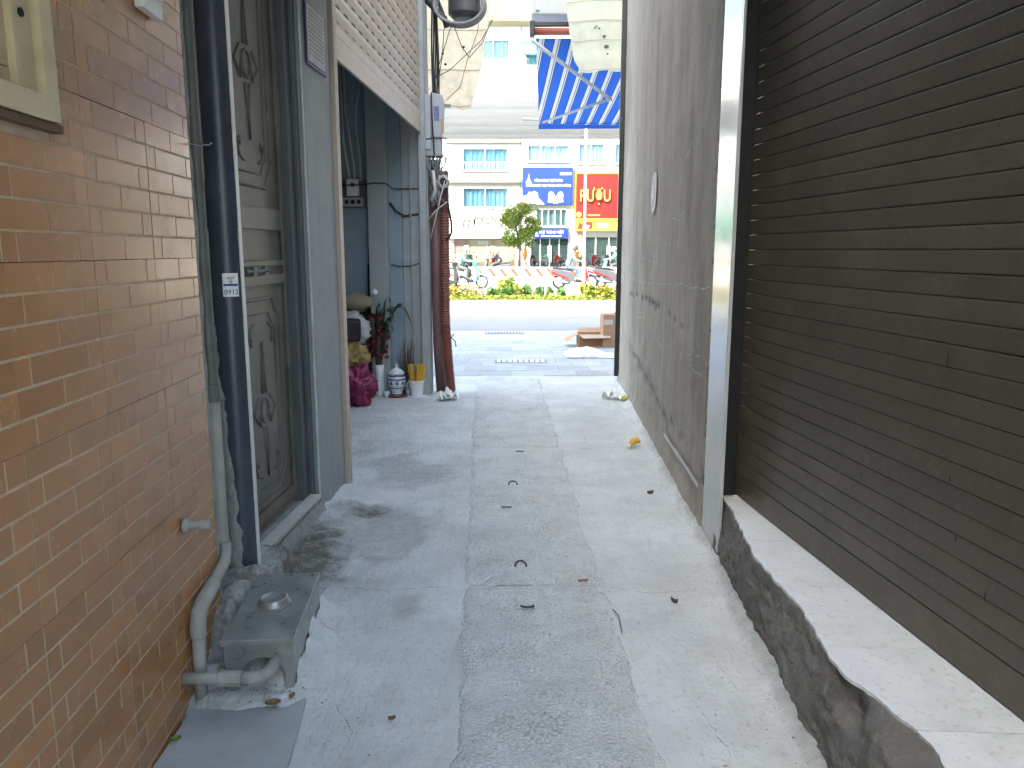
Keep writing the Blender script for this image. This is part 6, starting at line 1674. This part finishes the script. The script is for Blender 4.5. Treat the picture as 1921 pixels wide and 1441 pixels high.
def scooter(label, loc, rz, paint, trim, group='motor scooters along the street', step=True):
    s = thing('motor_scooter', label, 'scooter', loc, rz, group)
    wheel(s, -0.62); wheel(s, 0.66)
    e = MB(); e.prism([(-0.98, 0.66), (-0.80, 0.52), (-0.45, 0.44), (-0.20, 0.28), (0.0, 0.28), (0.02, 0.50), (-0.10, 0.66), (-0.45, 0.74), (-0.90, 0.80)], -0.15, 0.15); e.build('rear_body', paint, s, bevel=0.035)
    e = MB(); e.prism([(-0.92, 0.80), (-0.45, 0.745), (-0.10, 0.67), (-0.04, 0.74), (-0.30, 0.82), (-0.88, 0.88)], -0.13, 0.13); e.build('seat', M_bblk, s, bevel=0.03)
    e = MB(); e.prism([(-0.95, 0.62), (-0.80, 0.54), (-0.66, 0.60), (-0.80, 0.66)], -0.10, 0.10); e.build('rear_fender', M_bblk, s, bevel=0.015)
    e = MB(); e.prism([(-0.02, 0.24), (0.44, 0.24), (0.46, 0.31), (-0.02, 0.31)], -0.17, 0.17); e.build('floorboard', M_bblk, s, bevel=0.02)
    e = MB(); e.prism([(0.36, 0.26), (0.48, 0.28), (0.53, 0.55), (0.47, 0.80), (0.42, 0.98), (0.30, 0.98), (0.36, 0.7)], -0.18, 0.18); e.build('front_shield', trim, s, bevel=0.03)
    e = MB(); e.prism([(0.36, 0.56), (0.66, 0.60), (0.90, 0.50), (0.94, 0.42), (0.66, 0.55), (0.40, 0.50)], -0.07, 0.07); e.build('front_fender', paint, s, bevel=0.015)
    e = MB(); e.tube([(0.62, -0.09, 0.28), (0.43, -0.07, 0.9)], 0.022, 6); e.tube([(0.62, 0.09, 0.28), (0.43, 0.07, 0.9)], 0.022, 6); e.build('fork', M_rim, s)
    e = MB(); e.prism([(0.30, 0.95), (0.46, 0.93), (0.50, 1.04), (0.40, 1.10), (0.30, 1.06)], -0.12, 0.12); hbx = e.build('handlebar_cowl', trim, s, bevel=0.03)
    e = MB(); e.tube([(0.28, -0.36, 1.06), (0.36, -0.15, 1.04), (0.36, 0.15, 1.04), (0.28, 0.36, 1.06)], 0.018, 6); e.build('handlebar', M_bblk, s)
    for sy in (-1, 1):
        e = MB(); e.tube([(0.33, sy * 0.25, 1.06), (0.36, sy * 0.30, 1.24)], 0.008, 5); e.box(0.34, 0.36, sy * 0.33 - 0.06, sy * 0.33 + 0.06, 1.21, 1.29); e.build('mirror', M_bblk, s)
    e = MB(); e.box(0.49, 0.525, -0.09, 0.09, 0.95, 1.03); e.build('headlight', M_pane, s, bevel=0.01)
    e = MB(); e.box(-1.0, -0.93, -0.10, 0.10, 0.68, 0.76); e.build('tail_light', M_bred, s, bevel=0.01)
    e = MB(); e.prism([(-0.92, 0.60), (-0.45, 0.46), (-0.2, 0.36), (-0.22, 0.44), (-0.5, 0.54), (-0.9, 0.70)], -0.158, 0.158); e.build('side_trim', M_bred, s, bevel=0.01)
    e = MB(); e.tube([(-0.25, -0.17, 0.25), (-0.55, -0.19, 0.30), (-0.98, -0.19, 0.42)], [0.03, 0.05, 0.055], 8); e.build('exhaust', M_rim, s, smooth=True)
    e = MB(); e.box(-0.55, -0.15, -0.12, 0.12, 0.18, 0.42); e.build('engine', M_bgrey, s, bevel=0.03)
    return s
SCO = scooter('red and grey motor scooter ridden right by the blue-shirted rider', (2.5, 31.0, 0.0), 0, M_bgrey, M_bred)

def skin_obj(name, verts, edges, radii, mtl, parent, sub=1):
    me = bpy.data.meshes.new(name); me.from_pydata(verts, edges, []); me.update()
    o = bpy.data.objects.new(name, me); COL.objects.link(o)
    sk = o.modifiers.new('skin', 'SKIN'); sk.use_smooth_shade = True
    ss = o.modifiers.new('sub', 'SUBSURF'); ss.levels = sub; ss.render_levels = sub
    for i, r in enumerate(radii):
        d = me.skin_vertices[0].data[i]; d.radius = r if isinstance(r, tuple) else (r, r); d.use_root = (i == 0)
    dg = bpy.context.evaluated_depsgraph_get()
    nm = bpy.data.meshes.new_from_object(o.evaluated_get(dg))
    bpy.data.objects.remove(o)
    nm.materials.clear(); nm.materials.append(mtl)
    nm.polygons.foreach_set('use_smooth', [True] * len(nm.polygons))
    o = bpy.data.objects.new(name, nm); COL.objects.link(o); o.parent = parent
    return o
M_skin = mat('skin_tone', (0.36, 0.20, 0.13), 0.55)
def rider(label, loc, rz, top, trousers, helmet, backpack=None, lean=0.0):
    p = thing('person', label, 'person', loc, rz, 'riders on the street')
    hip, chest, neck, head = (-0.30, 0, 0.90), (-0.16 + lean, 0, 1.22), (-0.08 + lean, 0, 1.41), (-0.02 + lean, 0, 1.55)
    V = [hip, (-0.24 + lean * .5, 0, 1.05), chest, neck, head]; r = [(0.145, 0.12), (0.13, 0.11), (0.16, 0.115), 0.05, 0.085]
    E_ = [(0, 1), (1, 2), (2, 3), (3, 4)]
    for sy in (-1, 1):
        b0 = len(V)
        V += [(-0.12 + lean, sy * 0.19, 1.32), (0.02 + lean * .6, sy * 0.27, 1.12), (0.25, sy * 0.28, 1.08), (0.32, sy * 0.29, 1.075)]
        r += [0.062, 0.047, 0.036, 0.032]; E_ += [(2, b0), (b0, b0 + 1), (b0 + 1, b0 + 2), (b0 + 2, b0 + 3)]
        b1_ = len(V)
        V += [(-0.26, sy * 0.10, 0.86), (0.12, sy * 0.16, 0.74), (0.10, sy * 0.15, 0.38), (0.12, sy * 0.15, 0.33), (0.26, sy * 0.16, 0.325)]
        r += [0.085, 0.065, 0.045, 0.04, 0.035]; E_ += [(0, b1_), (b1_, b1_ + 1), (b1_ + 1, b1_ + 2), (b1_ + 2, b1_ + 3), (b1_ + 3, b1_ + 4)]
    body = skin_obj('body', V, E_, r, M_skin, p)
    # fingers closed on the grips, nose and ears added to the same mesh
    m = MB()
    for sy in (-1, 1):
        for k in range(4):
            y = sy * (0.255 + 0.022 * k)
            m.tube([(0.30, y, 1.085), (0.335, y, 1.09), (0.345, y, 1.06), (0.32, y, 1.045)], [0.010, 0.010, 0.009, 0.007], 5)
        m.tube([(0.28, sy * 0.25, 1.07), (0.29, sy * 0.235, 1.04), (0.31, sy * 0.24, 1.035)], [0.011, 0.010, 0.008], 5)
        m.tube([(head[0] - 0.01, sy * 0.082, head[2] - 0.02), (head[0] - 0.015, sy * 0.095, head[2] + 0.02)], 0.014, 5)
    m.tube([(head[0] + 0.078, 0, head[2] + 0.02), (head[0] + 0.105, 0, head[2] - 0.02), (head[0] + 0.085, 0, head[2] - 0.03)], [0.008, 0.014, 0.01], 5)
    bm = bmesh.new(); bm.from_mesh(body.data); tmp = m.mesh('extra', M_skin, True); bm.from_mesh(tmp); bm.to_mesh(body.data); bm.free()
    # clothes over the body
    jv = [hip, (-0.24 + lean * .5, 0, 1.05), chest, (-0.09 + lean, 0, 1.37)]; jr = [(0.16, 0.135), (0.15, 0.125), (0.178, 0.13), 0.07]; je = [(0, 1), (1, 2), (2, 3)]
    for sy in (-1, 1):
        b0 = len(jv); jv += [(-0.12 + lean, sy * 0.19, 1.32), (0.02 + lean * .6, sy * 0.27, 1.12), (0.22, sy * 0.28, 1.085)]; jr += [0.078, 0.062, 0.05]; je += [(2, b0), (b0, b0 + 1), (b0 + 1, b0 + 2)]
    skin_obj('jacket', jv, je, jr, top, p)
    tv = [(-0.31, 0, 0.90), (-0.27, 0, 0.98)]; tr_ = [(0.155, 0.13), (0.15, 0.125)]; te = [(0, 1)]
    for sy in (-1, 1):
        b0 = len(tv); tv += [(-0.26, sy * 0.10, 0.865), (0.12, sy * 0.16, 0.745), (0.10, sy * 0.15, 0.42)]; tr_ += [0.098, 0.08, 0.062]; te += [(0, b0), (b0, b0 + 1), (b0 + 1, b0 + 2)]
    skin_obj('trousers', tv, te, tr_, trousers, p)
    for sy in (-1, 1):
        e = MB(); e.prism([(0.06, 0.285), (0.32, 0.285), (0.33, 0.32), (0.24, 0.36), (0.14, 0.39), (0.06, 0.38)], sy * 0.15 - 0.045, sy * 0.15 + 0.045); e.build('shoe', M_bblk, p, bevel=0.015)
    e = MB(); e.lathe([(0.118, -0.03), (0.125, 0.02), (0.12, 0.07), (0.09, 0.12), (0.045, 0.145), (0.0, 0.15)], (head[0] - 0.012, 0, head[2] + 0.015), 16)
    e.box(head[0] + 0.08, head[0] + 0.17, -0.07, 0.07, head[2] + 0.02, head[2] + 0.035)
    e.build('helmet', helmet, p, angle=50)
    e = MB(); e.tube([(head[0] - 0.01, -0.09, head[2] + 0.02), (head[0] + 0.02, 0, head[2] - 0.11), (head[0] - 0.01, 0.09, head[2] + 0.02)], 0.006, 4); e.build('chin_strap', M_bblk, p)
    e = MB(); e.box(head[0] + 0.05, head[0] + 0.095, -0.06, 0.06, head[2] - 0.09, head[2] - 0.025); e.build('face_mask', M_paper, p, bevel=0.012)
    if backpack is not None:
        e = MB(); e.box(-0.47 + lean, -0.30 + lean, -0.15, 0.15, 0.98, 1.36); e.build('backpack', backpack, p, bevel=0.04)
    return p
M_lblue = mat('pale_blue_shirt', (0.14, 0.23, 0.30), 0.8, 0.15, 12); M_jean = mat('grey_blue_trousers', (0.05, 0.08, 0.13), 0.8, 0.15, 12)
M_mint = mat('mint_green_jacket', (0.09, 0.36, 0.25), 0.7, 0.12, 10); M_khaki = mat('grey_jacket', (0.30, 0.32, 0.30), 0.8, 0.12, 10)
M_dark = mat('charcoal_cloth', (0.05, 0.055, 0.065), 0.8)
rider('person in pale blue shirt and dark helmet leaning over the red scooter', (2.5, 31.0, 0.0), 0, M_lblue, M_jean, M_dark, None, 0.02)
S2 = scooter('white scooter under the mint-green rider at the left', (-1.85, 31.3, 0.0), R(-14), M_bwhite, M_mint)
rider('person in mint green jacket and cream cap-like helmet with backpack', (-1.85, 31.3, 0.0), R(-14), M_mint, M_dark, mat('cream_helmet', (0.6, 0.56, 0.42), 0.4), mat('pale_mint_bag', (0.42, 0.6, 0.55), 0.7), 0.05)
S3 = scooter('dark scooter at the left edge behind the corrugated conduit', (-2.55, 29.6, 0.0), R(-8), M_bgrey, M_bblk)
rider('person in grey jacket and dark helmet at the far left edge', (-2.55, 29.6, 0.02), R(-8), M_khaki, M_dark, M_dark, None, 0.05)
kids = kid_map()
def copy_scooter(label, x, y, rz, z=0.0, src=SCO):
    c = copy_tree(src, kids); c.location = (x, y, z); c.rotation_euler = (0, 0, rz); c['label'] = label
    return c
copy_scooter('second dark scooter just ahead of the red one at the right edge', 4.25, 31.6, R(4), src=S3)
copy_scooter('scooter half hidden behind the right cement wall edge', 4.15, 33.2, R(-6), src=S2)
for (x, rz, src, lab) in ((-3.3, 70, S3, 'parked dark scooter before the khaki shop shutter'), (-1.2, 110, SCO, 'parked red scooter between shutter and street tree'), (1.6, 95, S3, 'parked grey scooter at the left of the glass shopfront'),
                          (2.5, 80, S2, 'parked white scooter before the glass shopfront'), (3.5, 100, SCO, 'parked red scooter at the right of the glass shopfront'), (5.3, 75, S2, 'parked white scooter before the tan pier'), (6.3, 100, SCO, 'parked red scooter below the yellow sign'), (7.2, 85, S3, 'parked grey scooter right of the lamp post')):
    copy_scooter(lab, x, 58.8 + random.uniform(-.3, .3), R(rz), 0.12, src)
# distant riders behind the barrier
copy_scooter('white scooter passing behind the barrier at right', 5.2, 40.0, R(180), 0.0, S2)
rider('person in pale clothes riding behind the barrier at right', (5.2, 40.0, 0.0), R(180), M_mint, M_dark, mat('white_helmet', (0.65, 0.65, 0.65), 0.4))
copy_scooter('dark scooter passing behind the barrier left of the tree', -1.0, 44.0, R(180), 0.0, S3)
rider('person in dark clothes riding behind the barrier left of tree', (-1.0, 44.0, 0.0), R(180), M_dark, M_dark, mat('white_helmet', (0.65, 0.65, 0.65), 0.4))
